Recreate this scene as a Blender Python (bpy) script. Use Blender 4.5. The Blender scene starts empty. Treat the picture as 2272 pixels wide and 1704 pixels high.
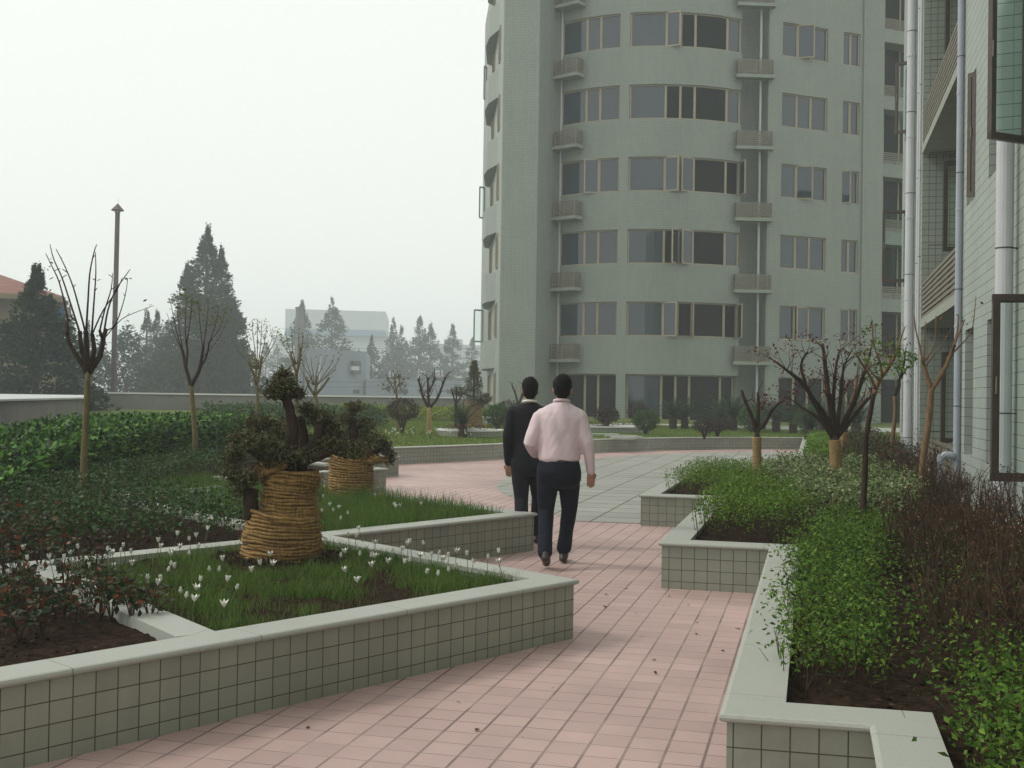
import bpy, bmesh, math, random
import numpy as np
from mathutils import Vector, Matrix, noise
from mathutils.geometry import tessellate_polygon
random.seed(7); rng = np.random.default_rng(7)
SC = bpy.context.scene
COL = SC.collection
R = math.radians

# ------------------------------------------------------------ camera
YAW, PITCH, ROLL, EYE = R(14.63), R(0.6), 0.015, 1.5
FPX, CX, CY = 2560.0, 1136.0, 852.0
fw = Vector((-math.sin(YAW)*math.cos(PITCH), math.cos(YAW)*math.cos(PITCH), math.sin(PITCH)))
_r0 = Vector((math.cos(YAW), math.sin(YAW), 0)); _u0 = _r0.cross(fw)
rt = _r0*math.cos(ROLL) + _u0*math.sin(ROLL); up = rt.cross(fw)
CAMP = Vector((0, 0, EYE))
cam_d = bpy.data.cameras.new('camera'); cam = bpy.data.objects.new('camera', cam_d); COL.objects.link(cam)
cam_d.sensor_width = 36; cam_d.lens = FPX/2272*36; cam_d.clip_start = 0.05; cam_d.clip_end = 6000
cam.matrix_world = Matrix(((rt.x, up.x, -fw.x, CAMP.x), (rt.y, up.y, -fw.y, CAMP.y), (rt.z, up.z, -fw.z, CAMP.z), (0, 0, 0, 1)))
SC.camera = cam
# ------------------------------------------------------------ sky, sun, exposure
SUN_EL, SUN_AZ = R(44), R(-102)          # azimuth from +Y towards +X
W = bpy.data.worlds.new('World'); SC.world = W; W.use_nodes = True
nt = W.node_tree; nt.nodes.clear()
wo = nt.nodes.new('ShaderNodeOutputWorld'); bg = nt.nodes.new('ShaderNodeBackground')
sky = nt.nodes.new('ShaderNodeTexSky'); sky.sky_type = 'NISHITA'; sky.sun_disc = False
sky.sun_elevation = SUN_EL; sky.sun_rotation = SUN_AZ; sky.air_density = 1.5; sky.dust_density = 6
hsv = nt.nodes.new('ShaderNodeHueSaturation'); hsv.inputs['Saturation'].default_value = 0.12
mixs = nt.nodes.new('ShaderNodeMixRGB'); mixs.inputs[0].default_value = 0.88
mixs.inputs[2].default_value = (9.3, 9.6, 9.15, 1)
nt.links.new(sky.outputs[0], hsv.inputs['Color']); nt.links.new(hsv.outputs[0], mixs.inputs[1])
nt.links.new(mixs.outputs[0], bg.inputs[0]); bg.inputs[1].default_value = 0.10
nt.links.new(bg.outputs[0], wo.inputs[0])
sl = bpy.data.lights.new('sun', 'SUN'); sl.energy = 1.25; sl.angle = R(12); sl.color = (1, .95, .86)
so = bpy.data.objects.new('sun', sl); COL.objects.link(so)
sdir = Vector((math.sin(SUN_AZ)*math.cos(SUN_EL), math.cos(SUN_AZ)*math.cos(SUN_EL), math.sin(SUN_EL)))
so.rotation_euler = sdir.to_track_quat('Z', 'Y').to_euler(); so.location = (0, 0, 30)
SC.view_settings.view_transform = 'Standard'; SC.view_settings.look = 'None'
SC.view_settings.exposure = 0.22; SC.view_settings.gamma = 1.0
SC.render.engine = 'CYCLES'; SC.cycles.max_bounces = 8; SC.cycles.transparent_max_bounces = 12; SC.cycles.volume_bounces = 1

# ------------------------------------------------------------ geometry of the view: pixel + distance -> point
S = 2272/2212
def at(px, py, d):          # photograph pixel, forward distance in metres
    return CAMP + (fw + rt*((px-CX)/FPX) - up*((py-CY)/FPX))*d
def pd(x, y, d): return at(x*S, y*S, d)
def lf(L, F, z=0):          # lateral / forward plan coordinates -> world
    return Vector((L*math.cos(YAW)-F*math.sin(YAW), L*math.sin(YAW)+F*math.cos(YAW), z))

# ------------------------------------------------------------ materials
def new_mat(name):
    m = bpy.data.materials.new(name); m.use_nodes = True; t = m.node_tree
    b = t.nodes['Principled BSDF']; return m, t, b
def N(t, kind, **kw):
    n = t.nodes.new(kind)
    for k, v in kw.items(): setattr(n, k, v)
    return n
def lk(t, a, b): t.links.new(a, b)
def math_n(t, op, a, b=None, c=None):
    n = N(t, 'ShaderNodeMath', operation=op)
    for i, v in enumerate((a, b, c)):
        if v is None: continue
        if isinstance(v, (int, float)): n.inputs[i].default_value = v
        else: lk(t, v, n.inputs[i])
    return n.outputs[0]
def noise_n(t, vec, scale, detail=4, rough=.6):
    n = N(t, 'ShaderNodeTexNoise'); n.inputs['Scale'].default_value = scale
    n.inputs['Detail'].default_value = detail; n.inputs['Roughness'].default_value = rough
    lk(t, vec, n.inputs['Vector']); return n.outputs['Fac']
def mixc(t, fac, a, b, blend='MIX'):
    n = N(t, 'ShaderNodeMixRGB', blend_type=blend)
    for i, v in enumerate((fac, a, b)):
        if isinstance(v, (int, float)): n.inputs[i].default_value = v
        elif isinstance(v, tuple): n.inputs[i].default_value = (*v, 1)
        else: lk(t, v, n.inputs[i])
    return n.outputs[0]
def ramp(t, fac, lo, hi):
    n = N(t, 'ShaderNodeMapRange'); lk(t, fac, n.inputs[0]); n.inputs[1].default_value = lo; n.inputs[2].default_value = hi
    return n.outputs[0]

def plain(name, col, rough=.6, var=.15, scale=8, metallic=0, spec=.5, bump=0):
    m, t, b = new_mat(name)
    tc = N(t, 'ShaderNodeTexCoord'); f = noise_n(t, tc.outputs['Object'], scale)
    d = tuple(c*(1-var) for c in col); l = tuple(min(1, c*(1+var)) for c in col)
    c = mixc(t, ramp(t, f, .3, .7), d, l); lk(t, c, b.inputs['Base Color'])
    b.inputs['Roughness'].default_value = rough; b.inputs['Metallic'].default_value = metallic
    b.inputs['Specular IOR Level'].default_value = spec
    if bump:
        bn = N(t, 'ShaderNodeBump'); bn.inputs['Strength'].default_value = bump; bn.inputs['Distance'].default_value = .02
        lk(t, noise_n(t, tc.outputs['Object'], scale*5), bn.inputs['Height']); lk(t, bn.outputs[0], b.inputs['Normal'])
    return m

def tiles(name, col, mortar, w, h, mw, mh, var=.06, rough=.35, coord='UV', dirt=.12, off=(0, 0), mvar=None, drip=0, stain=None):
    """rectangular tiles w x h (metres) with joints mw (vertical) and mh (horizontal)"""
    m, t, b = new_mat(name)
    tc = N(t, 'ShaderNodeTexCoord'); sp = N(t, 'ShaderNodeSeparateXYZ'); lk(t, tc.outputs[coord], sp.inputs[0])
    # a little wobble of the joints
    wob = noise_n(t, tc.outputs[coord], 3.0, 2)
    u = math_n(t, 'ADD', math_n(t, 'DIVIDE', sp.outputs[0], w), off[0]); v = math_n(t, 'ADD', math_n(t, 'DIVIDE', sp.outputs[1], h), off[1])
    fu = math_n(t, 'FRACT', u); fv = math_n(t, 'FRACT', v)
    def line(f, wd):
        d = math_n(t, 'MINIMUM', f, math_n(t, 'SUBTRACT', 1.0, f))
        n = N(t, 'ShaderNodeMapRange', interpolation_type='SMOOTHSTEP'); lk(t, d, n.inputs[0])
        n.inputs[1].default_value = wd*.35; n.inputs[2].default_value = wd*.75; n.inputs[3].default_value = 1; n.inputs[4].default_value = 0
        return n.outputs[0]
    lu, lv = line(fu, mw/w), line(fv, mh/h)
    ln = math_n(t, 'MAXIMUM', lu, lv)
    cb = N(t, 'ShaderNodeCombineXYZ'); lk(t, math_n(t, 'FLOOR', u), cb.inputs[0]); lk(t, math_n(t, 'FLOOR', v), cb.inputs[1])
    wn = N(t, 'ShaderNodeTexWhiteNoise', noise_dimensions='2D'); lk(t, cb.outputs[0], wn.inputs['Vector'])
    c0 = mixc(t, wn.outputs['Value'], tuple(c*(1-var) for c in col), tuple(min(1, c*(1+var)) for c in col))
    big = noise_n(t, tc.outputs['Object'], .7, 5); fine = noise_n(t, tc.outputs['Object'], 22, 3)
    dd = tuple(c*(1-dirt*2) for c in (1, 1, 1))
    c1 = mixc(t, ramp(t, big, .35, .75), (1, 1, 1), dd); c2 = mixc(t, 1.0, c0, c1, 'MULTIPLY')
    if drip:
        mp = N(t, 'ShaderNodeMapping'); mp.inputs['Scale'].default_value = (3.2, .22, 1); lk(t, tc.outputs[coord], mp.inputs[0])
        c2 = mixc(t, math_n(t, 'MULTIPLY', ramp(t, noise_n(t, mp.outputs[0], 1.0, 6, .65), .42, .8), drip), c2, tuple(c*.45 for c in col))
    if stain:
        st = ramp(t, noise_n(t, tc.outputs['Object'], 2.3, 6, .7), .55, .78)
        c2 = mixc(t, math_n(t, 'MULTIPLY', st, .55), c2, stain)
    c2 = mixc(t, math_n(t, 'MULTIPLY', fine, .12), c2, tuple(c*.7 for c in col))
    mt = mortar
    if mvar: mt = mixc(t, ramp(t, noise_n(t, tc.outputs['Object'], 1.6, 3), .42, .6), mortar, mvar)
    c3 = mixc(t, ln, c2, mt); lk(t, c3, b.inputs['Base Color'])
    rr = math_n(t, 'ADD', math_n(t, 'MULTIPLY', ln, .5), rough); lk(t, rr, b.inputs['Roughness'])
    bn = N(t, 'ShaderNodeBump'); bn.inputs['Strength'].default_value = .35; bn.inputs['Distance'].default_value = .004
    hgt = math_n(t, 'ADD', math_n(t, 'SUBTRACT', 1.0, ln), math_n(t, 'MULTIPLY', wn.outputs['Value'], .15))
    lk(t, hgt, bn.inputs['Height']); lk(t, bn.outputs[0], b.inputs['Normal'])
    return m

def granite(name, col=(.50, .51, .46)):
    m, t, b = new_mat(name)
    tc = N(t, 'ShaderNodeTexCoord')
    f = noise_n(t, tc.outputs['Object'], 420, 2, .9); g = noise_n(t, tc.outputs['Object'], 140, 3, .8); bgn = noise_n(t, tc.outputs['Object'], 2.5, 5)
    c = mixc(t, ramp(t, f, .35, .65), tuple(x*.72 for x in col), tuple(min(1, x*1.2) for x in col))
    c = mixc(t, math_n(t, 'MULTIPLY', ramp(t, g, .5, .75), .35), c, (.22, .21, .20))
    c = mixc(t, math_n(t, 'MULTIPLY', ramp(t, bgn, .4, .75), .35), c, (.33, .33, .28))
    sp = N(t, 'ShaderNodeSeparateXYZ'); lk(t, tc.outputs['UV'], sp.inputs[0])
    jt = math_n(t, 'LESS_THAN', math_n(t, 'FRACT', math_n(t, 'DIVIDE', sp.outputs[0], .93)), .005)
    st = ramp(t, noise_n(t, tc.outputs['Object'], 9, 6, .75), .60, .78)
    c = mixc(t, math_n(t, 'MULTIPLY', st, .4), c, (.20, .18, .13))
    wn = N(t, 'ShaderNodeTexWhiteNoise', noise_dimensions='1D'); lk(t, math_n(t, 'FLOOR', math_n(t, 'DIVIDE', sp.outputs[0], .93)), wn.inputs['W'])
    c = mixc(t, math_n(t, 'MULTIPLY', wn.outputs['Value'], .16), c, (.30, .32, .29))
    c = mixc(t, math_n(t, 'MULTIPLY', jt, .8), c, (.10, .09, .08))
    lk(t, c, b.inputs['Base Color']); b.inputs['Roughness'].default_value = .55
    return m

def leafy(name, cols, rough=.55, trans=.22, spec=.12):
    """cols: list of colours spread at random over the separate leaves"""
    m, t, b = new_mat(name)
    g = N(t, 'ShaderNodeNewGeometry'); cr = N(t, 'ShaderNodeValToRGB'); lk(t, g.outputs['Random Per Island'], cr.inputs[0])
    e = cr.color_ramp.elements; cr.color_ramp.interpolation = 'LINEAR'
    while len(e) < len(cols): e.new(.5)
    for i, c in enumerate(cols): e[i].position = i/(len(cols)-1); e[i].color = (*c, 1)
    lk(t, cr.outputs[0], b.inputs['Base Color']); b.inputs['Roughness'].default_value = rough
    b.inputs['Specular IOR Level'].default_value = spec
    if trans:
        tr = N(t, 'ShaderNodeBsdfTranslucent'); mx = N(t, 'ShaderNodeMixShader'); mx.inputs[0].default_value = trans
        lk(t, cr.outputs[0], tr.inputs[0]); lk(t, b.outputs[0], mx.inputs[1]); lk(t, tr.outputs[0], mx.inputs[2])
        lk(t, mx.outputs[0], t.nodes['Material Output'].inputs['Surface'])
    return m

def bark(name, col, rings=0, var=.35):
    m, t, b = new_mat(name)
    tc = N(t, 'ShaderNodeTexCoord'); mp = N(t, 'ShaderNodeMapping'); mp.inputs['Scale'].default_value = (1, 1, .25)
    lk(t, tc.outputs['Object'], mp.inputs[0])
    f = noise_n(t, mp.outputs[0], 40, 5, .7)
    c = mixc(t, ramp(t, f, .3, .7), tuple(x*(1-var) for x in col), tuple(min(1, x*(1+var)) for x in col))
    lk(t, c, b.inputs['Base Color']); b.inputs['Roughness'].default_value = .85; b.inputs['Specular IOR Level'].default_value = .12
    bn = N(t, 'ShaderNodeBump'); bn.inputs['Strength'].default_value = .5; bn.inputs['Distance'].default_value = .01
    lk(t, f, bn.inputs['Height']); lk(t, bn.outputs[0], b.inputs['Normal'])
    return m

M = {}
M['planter_tile'] = tiles('planter_tile', (.295, .315, .255), (.06, .05, .04), .10, .10, .0045, .0045, var=.07, rough=.35, dirt=.12, drip=.35, stain=(.17, .155, .11))
M['granite'] = granite('granite', (.385, .40, .355))
M['pave'] = tiles('pink_paving', (.525, .362, .335), (.185, .135, .125), .165, .165, .0115, .006, var=.085, rough=.5, coord='Object', dirt=.17, mvar=(.32, .24, .21), off=(.55, .1), stain=(.42, .30, .22))
M['pave2'] = tiles('grey_paving', (.35, .355, .315), (.09, .08, .075), .60, .60, .02, .03, var=.10, rough=.5, coord='Object', dirt=.12, off=(.3, .2))
M['tower_tile'] = tiles('tower_tile', (.268, .302, .262), (.20, .22, .19), .12, .12, .010, .010, var=.05, rough=.5, dirt=.06, drip=.22)
M['wall_tile'] = tiles('wall_tile', (.385, .43, .385), (.10, .105, .10), .24, .12, .003, .006, var=.05, rough=.4, dirt=.07, drip=.2)
M['recess_tile'] = tiles('recess_tile', (.30, .335, .285), (.07, .07, .065), .12, .12, .007, .007, var=.04, rough=.4, dirt=.07)
M['concrete'] = plain('smooth_concrete', (.36, .37, .33), .8, .12, 3)
M['render_grey'] = plain('grey_render', (.20, .195, .175), .9, .18, 1.2, bump=.1)
M['render_light'] = plain('light_render', (.72, .73, .70), .8, .06, 1)
M['roof_slab'] = plain('roof_slab', (.47, .49, .48), .85, .12, .8)
M['soil'] = plain('soil', (.038, .025, .017), .98, .65, 22, spec=.03, bump=1.0)
M['lawn'] = plain('lawn_ground', (.10, .13, .035), .95, .35, 6, spec=.1, bump=.6)
M['ground'] = plain('far_ground', (.12, .14, .09), .95, .3, .05, spec=.1)
M['deck'] = plain('deck_concrete', (.25, .24, .22), .9, .2, 1)
M['frame'] = plain('bronze_frame', (.34, .29, .20), .45, .1, 5)
M['sash_dark'] = plain('brown_sash', (.055, .04, .03), .4, .2, 12)
M['rail'] = plain('louvre_metal', (.17, .155, .115), .5, .1, 6)
M['slab'] = plain('slab_render', (.27, .295, .25), .8, .1, 3)
M['white_pipe'] = plain('white_plastic', (.50, .51, .53), .35, .05, 3)
M['grey_pipe'] = plain('grey_plastic', (.34, .37, .42), .35, .08, 3)
M['black'] = plain('dark_metal', (.03, .03, .03), .5, .2, 10)
M['inner_shade'] = plain('painted_inner_shade', (.018, .022, .020), .9, .3, 2)  # near-black colour that stands in for shade in rooms and hedge
M['curtain'] = plain('pale_curtain', (.30, .33, .30), .9, .1, 4)
M['bark'] = bark('tan_bark', (.15, .125, .06))
M['bark_dark'] = bark('dark_bark', (.045, .030, .022))
M['bark_warm'] = bark('warm_bark', (.18, .115, .065))
M['twig'] = bark('dry_twig', (.062, .042, .028))
M['stem'] = plain('green_stem', (.09, .12, .03), .7, .3, 30)
M['petal'] = plain('white_petal', (.80, .80, .72), .5, .04, 30)
M['hair'] = plain('black_hair', (.004, .0035, .0035), .75, .3, 60, spec=.15, bump=.3)
M['skin'] = plain('skin', (.36, .19, .13), .55, .08, 20)
M['navy'] = plain('navy_cloth', (.007, .010, .019), .85, .25, 14, spec=.2, bump=.15)
M['suit'] = plain('black_suit_cloth', (.010, .010, .014), .85, .25, 14, spec=.2, bump=.15)
M['pink'] = plain('pink_shirt_cloth', (.68, .55, .575), .8, .04, 10, spec=.2, bump=.12)
M['shoe'] = plain('dark_leather', (.03, .02, .017), .5, .2, 30)
M['red_roof'] = tiles('red_roof', (.24, .085, .05), (.10, .04, .03), .35, .35, .04, .05, var=.25, rough=.8, coord='Object')
M['ochre_wall'] = plain('ochre_wall', (.22, .18, .11), .9, .2, .6)
M['blue_sheet'] = plain('blue_sheet', (.03, .08, .22), .6, .2, .5)
M['far_wall'] = plain('far_grey_wall', (.20, .235, .27), .9, .1, .3)
M['far_pale'] = plain('far_pale_wall', (.50, .53, .53), .9, .06, .1)
M['far_band'] = plain('far_blue_band', (.12, .20, .30), .8, .1, .1)
M['brick_stack'] = plain('sooty_brick', (.09, .085, .08), .9, .2, 1)
M['steel_stack'] = plain('rusty_steel', (.075, .05, .05), .7, .35, 1.5)

def glass_mat(name, col, ior=1.7, rough=.03, alpha=1):
    m, t, b = new_mat(name)
    tc = N(t, 'ShaderNodeTexCoord'); f = noise_n(t, tc.outputs['Object'], .5, 2)
    c = mixc(t, f, tuple(x*.75 for x in col), tuple(x*1.25 for x in col)); lk(t, c, b.inputs['Base Color'])
    b.inputs['Roughness'].default_value = rough; b.inputs['IOR'].default_value = ior
    bn = N(t, 'ShaderNodeBump'); bn.inputs['Strength'].default_value = .04; bn.inputs['Distance'].default_value = .05
    lk(t, noise_n(t, tc.outputs['Object'], 1.1, 2), bn.inputs['Height']); lk(t, bn.outputs[0], b.inputs['Normal'])
    return m
M['glass'] = glass_mat('window_glass', (.016, .034, .046), 1.70)
M['glass_dark'] = glass_mat('dark_window_glass', (.003, .006, .005), 1.18)
def clear_glass():
    m, t, b = new_mat('thin_clear_glass')
    tr = N(t, 'ShaderNodeBsdfTransparent'); tr.inputs[0].default_value = (.86, .93, .90, 1)
    gl = N(t, 'ShaderNodeBsdfGlossy'); gl.inputs['Roughness'].default_value = .03; gl.inputs[0].default_value = (.8, .95, .9, 1)
    fr = N(t, 'ShaderNodeFresnel'); fr.inputs[0].default_value = 1.5
    mx = N(t, 'ShaderNodeMixShader'); lk(t, fr.outputs[0], mx.inputs[0]); lk(t, tr.outputs[0], mx.inputs[1]); lk(t, gl.outputs[0], mx.inputs[2])
    lk(t, mx.outputs[0], t.nodes['Material Output'].inputs['Surface']); return m
M['clear'] = clear_glass()

def rope_mat():
    m, t, b = new_mat('straw_rope')
    tc = N(t, 'ShaderNodeTexCoord'); mp = N(t, 'ShaderNodeMapping'); mp.inputs['Scale'].default_value = (60, 60, 14)
    mp.inputs['Rotation'].default_value = (.5, .2, 0)
    lk(t, tc.outputs['Object'], mp.inputs[0]); f = noise_n(t, mp.outputs[0], 1, 4, .7)
    g = noise_n(t, tc.outputs['Object'], 5, 4)
    c = mixc(t, ramp(t, f, .3, .7), (.11, .055, .014), (.43, .265, .085)); c = mixc(t, math_n(t, 'MULTIPLY', ramp(t, g, .4, .7), .35), c, (.10, .05, .018))
    lk(t, c, b.inputs['Base Color']); b.inputs['Roughness'].default_value = .9
    bn = N(t, 'ShaderNodeBump'); bn.inputs['Strength'].default_value = .9; bn.inputs['Distance'].default_value = .006
    lk(t, f, bn.inputs['Height']); lk(t, bn.outputs[0], b.inputs['Normal']); return m
M['rope'] = rope_mat()
M['rope_pale'] = plain('pale_straw_rope', (.40, .27, .11), .9, .35, 60, bump=.8)

M['leaf_hedge'] = leafy('hedge_leaves', [(.012, .035, .010), (.035, .09, .015), (.07, .18, .02), (.15, .29, .05)], .4, .10)
M['leaf_low'] = leafy('low_shrub_leaves', [(.015, .04, .012), (.03, .08, .018), (.05, .12, .03), (.07, .05, .025)], .4)
M['leaf_red'] = leafy('reddish_shrub_leaves', [(.02, .035, .016), (.03, .055, .022), (.05, .085, .035), (.045, .06, .03), (.17, .04, .015)], .35)
M['leaf_box'] = leafy('box_leaves', [(.04, .10, .01), (.09, .20, .02), (.16, .28, .03), (.10, .12, .02)], .45)
M['leaf_varieg'] = leafy('variegated_leaves', [(.05, .09, .03), (.09, .16, .04), (.24, .29, .13), (.32, .33, .18)], .45)
M['leaf_bright'] = leafy('bright_leaves', [(.030, .055, .012), (.05, .12, .018), (.095, .20, .028), (.19, .29, .045), (.06, .15, .02)], .45, .35)
M['leaf_bonsai'] = leafy('bonsai_leaves', [(.05, .055, .025), (.085, .10, .04), (.13, .14, .06), (.15, .10, .06)], .5)
M['leaf_cedar'] = leafy('cedar_sprays', [(.010, .026, .012), (.018, .042, .018), (.03, .06, .024)], .8, .1, .1)
M['leaf_ball'] = leafy('clipped_leaves', [(.02, .055, .015), (.04, .09, .02), (.065, .13, .03)], .5)
M['leaf_purple'] = leafy('purple_leaves', [(.035, .018, .018), (.05, .03, .026), (.045, .045, .03)], .5)
M['leaf_cycad'] = leafy('cycad_leaves', [(.012, .035, .012), (.02, .05, .018), (.035, .07, .022)], .4, .1)
M['leaf_yellow'] = leafy('yellow_green_cover', [(.10, .15, .02), (.18, .24, .03), (.26, .30, .05)], .6)
M['leaf_dry'] = leafy('dry_leaves', [(.06, .032, .018), (.11, .055, .028), (.15, .09, .04)], .7)
M['leaf_crimson'] = leafy('crimson_leaves', [(.07, .018, .016), (.15, .035, .028), (.09, .05, .03)], .6)
M['leaf_spring'] = leafy('young_leaves', [(.07, .10, .02), (.12, .15, .03), (.16, .13, .04)], .5)
M['grass'] = leafy('grass_blades', [(.04, .10, .018), (.075, .17, .028), (.12, .22, .04), (.20, .19, .07)], .6, .3)
M['grass_far'] = leafy('lawn_blades', [(.09, .16, .025), (.14, .22, .035), (.20, .24, .05)], .7, .3)

# ------------------------------------------------------------ object helpers
def tag(o, label=None, cat=None, group=None, kind=None):
    if label: o['label'] = label
    if cat: o['category'] = cat
    if group: o['group'] = group
    if kind: o['kind'] = kind
    return o
def empty(name, loc=(0, 0, 0), rz=0, label=None, cat=None, group=None):
    o = bpy.data.objects.new(name, None); COL.objects.link(o); o.location = loc; o.rotation_euler = (0, 0, rz); o.empty_display_size = .2
    return tag(o, label, cat, group)
def link(name, me, parent=None, loc=None):
    o = bpy.data.objects.new(name, me); COL.objects.link(o)
    if parent is not None: o.parent = parent
    if loc is not None: o.location = loc
    return o
def copy_tree(o, parent=None):
    c = o.copy(); COL.objects.link(c); c.parent = parent
    for k in ('label', 'group'):
        pass
    for ch in [x for x in bpy.data.objects if x.parent == o]: copy_tree(ch, c)
    return c

class MB:
    """collects faces, then links them as one mesh object"""
    def __init__(s): s.v = []; s.f = []; s.uv = []; s.mi = []
    def face(s, pts, uv=None, mi=0):
        n = len(s.v); s.v += [tuple(p) for p in pts]; s.f.append(tuple(range(n, n+len(pts))))
        if uv is None:
            a, b, c = Vector(pts[0]), Vector(pts[1]), Vector(pts[2]); nr = (b-a).cross(c-a)
            if nr.length < 1e-12 and len(pts) > 3: nr = (c-a).cross(Vector(pts[3])-a)
            nr.normalize()
            if abs(nr.z) > .9: uv = [(p[0], p[1]) for p in pts]
            else:
                tx = Vector((-nr.y, nr.x, 0)); tx = tx.normalized() if tx.length > 1e-6 else Vector((1, 0, 0))
                uv = [(Vector(p).dot(tx), p[2]) for p in pts]
        s.uv.append(uv); s.mi.append(mi)
    def box(s, c, sz, rz=0, mi=0, rot=None):
        hx, hy, hz = sz[0]/2, sz[1]/2, sz[2]/2
        mt = rot if rot is not None else Matrix.Rotation(rz, 3, 'Z')
        P = [Vector(c)+mt@Vector((x*hx, y*hy, z*hz)) for x, y, z in ((-1,-1,-1),(1,-1,-1),(1,1,-1),(-1,1,-1),(-1,-1,1),(1,-1,1),(1,1,1),(-1,1,1))]
        for q in ((0,3,2,1),(4,5,6,7),(0,1,5,4),(1,2,6,5),(2,3,7,6),(3,0,4,7)): s.face([P[i] for i in q], mi=mi)
    def box2(s, a, b, mi=0): s.box([(a[i]+b[i])/2 for i in range(3)], [abs(b[i]-a[i]) for i in range(3)], mi=mi)
    def bar(s, p, q, w, h, mi=0):      # box along p->q, w across in plan, h tall
        p, q = Vector(p), Vector(q); d = q-p; L = d.length
        if L < 1e-6: return
        d.normalize(); side = Vector((-d.y, d.x, 0)); side = side.normalized() if side.length > 1e-4 else Vector((1, 0, 0)); u = side.cross(d)*-1
        m = Matrix((d, side, d.cross(side))).transposed()
        s.box((p+q)/2, (L, w, h), rot=m, mi=mi)
    def prism(s, poly, z0, z1, mi=0, top=True, bottom=False):
        n = len(poly); acc = 0
        for i in range(n):
            a, b = poly[i], poly[(i+1) % n]; L = math.dist(a[:2], b[:2])
            s.face([(a[0], a[1], z0), (b[0], b[1], z0), (b[0], b[1], z1), (a[0], a[1], z1)], [(acc, z0), (acc+L, z0), (acc+L, z1), (acc, z1)], mi); acc += L
        if top: s.face([(p[0], p[1], z1) for p in poly], mi=mi)
        if bottom: s.face([(p[0], p[1], z0) for p in reversed(poly)], mi=mi)
    def tube(s, pts, rad, n=7, cap=True, mi=0, wob=0):
        pts = [Vector(p) for p in pts]
        if isinstance(rad, (int, float)): rad = [rad]*len(pts)
        base = len(s.v); prev = None
        for i, p in enumerate(pts):
            d = (pts[min(i+1, len(pts)-1)]-pts[max(i-1, 0)]).normalized()
            if prev is None: a = d.orthogonal().normalized()
            else: a = (prev - d*prev.dot(d)); a = a.normalized() if a.length > 1e-5 else d.orthogonal().normalized()
            prev = a; b = d.cross(a)
            for k in range(n):
                t = 2*math.pi*k/n; r = rad[i]*(1+(random.uniform(-wob, wob) if wob else 0))
                s.v.append(tuple(p+(a*math.cos(t)+b*math.sin(t))*r))
        for i in range(len(pts)-1):
            for k in range(n):
                k2 = (k+1) % n; q = (base+i*n+k, base+i*n+k2, base+(i+1)*n+k2, base+(i+1)*n+k)
                s.f.append(q); s.uv.append([(k/n, i), ((k+1)/n, i), ((k+1)/n, i+1), (k/n, i+1)]); s.mi.append(mi)
        if cap:
            s.f.append(tuple(base+k for k in reversed(range(n)))); s.uv.append([(0, 0)]*n); s.mi.append(mi)
            e = base+(len(pts)-1)*n; s.f.append(tuple(e+k for k in range(n))); s.uv.append([(0, 0)]*n); s.mi.append(mi)
    def lathe(s, prof, n=16, c=(0, 0, 0), mi=0, cap=True):   # prof: (r, z)
        base = len(s.v)
        for r, z in prof:
            for k in range(n): t = 2*math.pi*k/n; s.v.append((c[0]+r*math.cos(t), c[1]+r*math.sin(t), c[2]+z))
        for i in range(len(prof)-1):
            for k in range(n):
                k2 = (k+1) % n; s.f.append((base+i*n+k, base+i*n+k2, base+(i+1)*n+k2, base+(i+1)*n+k))
                r = prof[i][0]; s.uv.append([(2*math.pi*r*k/n, prof[i][1]), (2*math.pi*r*(k+1)/n, prof[i][1]), (2*math.pi*r*(k+1)/n, prof[i+1][1]), (2*math.pi*r*k/n, prof[i+1][1])]); s.mi.append(mi)
        if cap:
            e = base+(len(prof)-1)*n; s.f.append(tuple(e+k for k in range(n))); s.uv.append([s.v[e+k][:2] for k in range(n)]); s.mi.append(mi)
    def mesh(s, name, mats, smooth=False, weld=False):
        me = bpy.data.meshes.new(name); me.from_pydata(s.v, [], s.f)
        uvl = me.uv_layers.new(name='UVMap'); flat = [c for f in s.uv for p in f for c in (p[0], p[1])]
        uvl.data.foreach_set('uv', flat)
        mats = mats if isinstance(mats, (list, tuple)) else [mats]
        for m in mats: me.materials.append(m)
        if len(mats) > 1: me.polygons.foreach_set('material_index', s.mi)
        if weld:
            b = bmesh.new(); b.from_mesh(me); bmesh.ops.remove_doubles(b, verts=b.verts, dist=1e-4); b.to_mesh(me); b.free()
        if smooth: me.polygons.foreach_set('use_smooth', [True]*len(me.polygons))
        me.update(); return me
    def build(s, name, mats, parent=None, smooth=False, weld=False, loc=None):
        return link(name, s.mesh(name, mats, smooth, weld), parent, loc)

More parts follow.
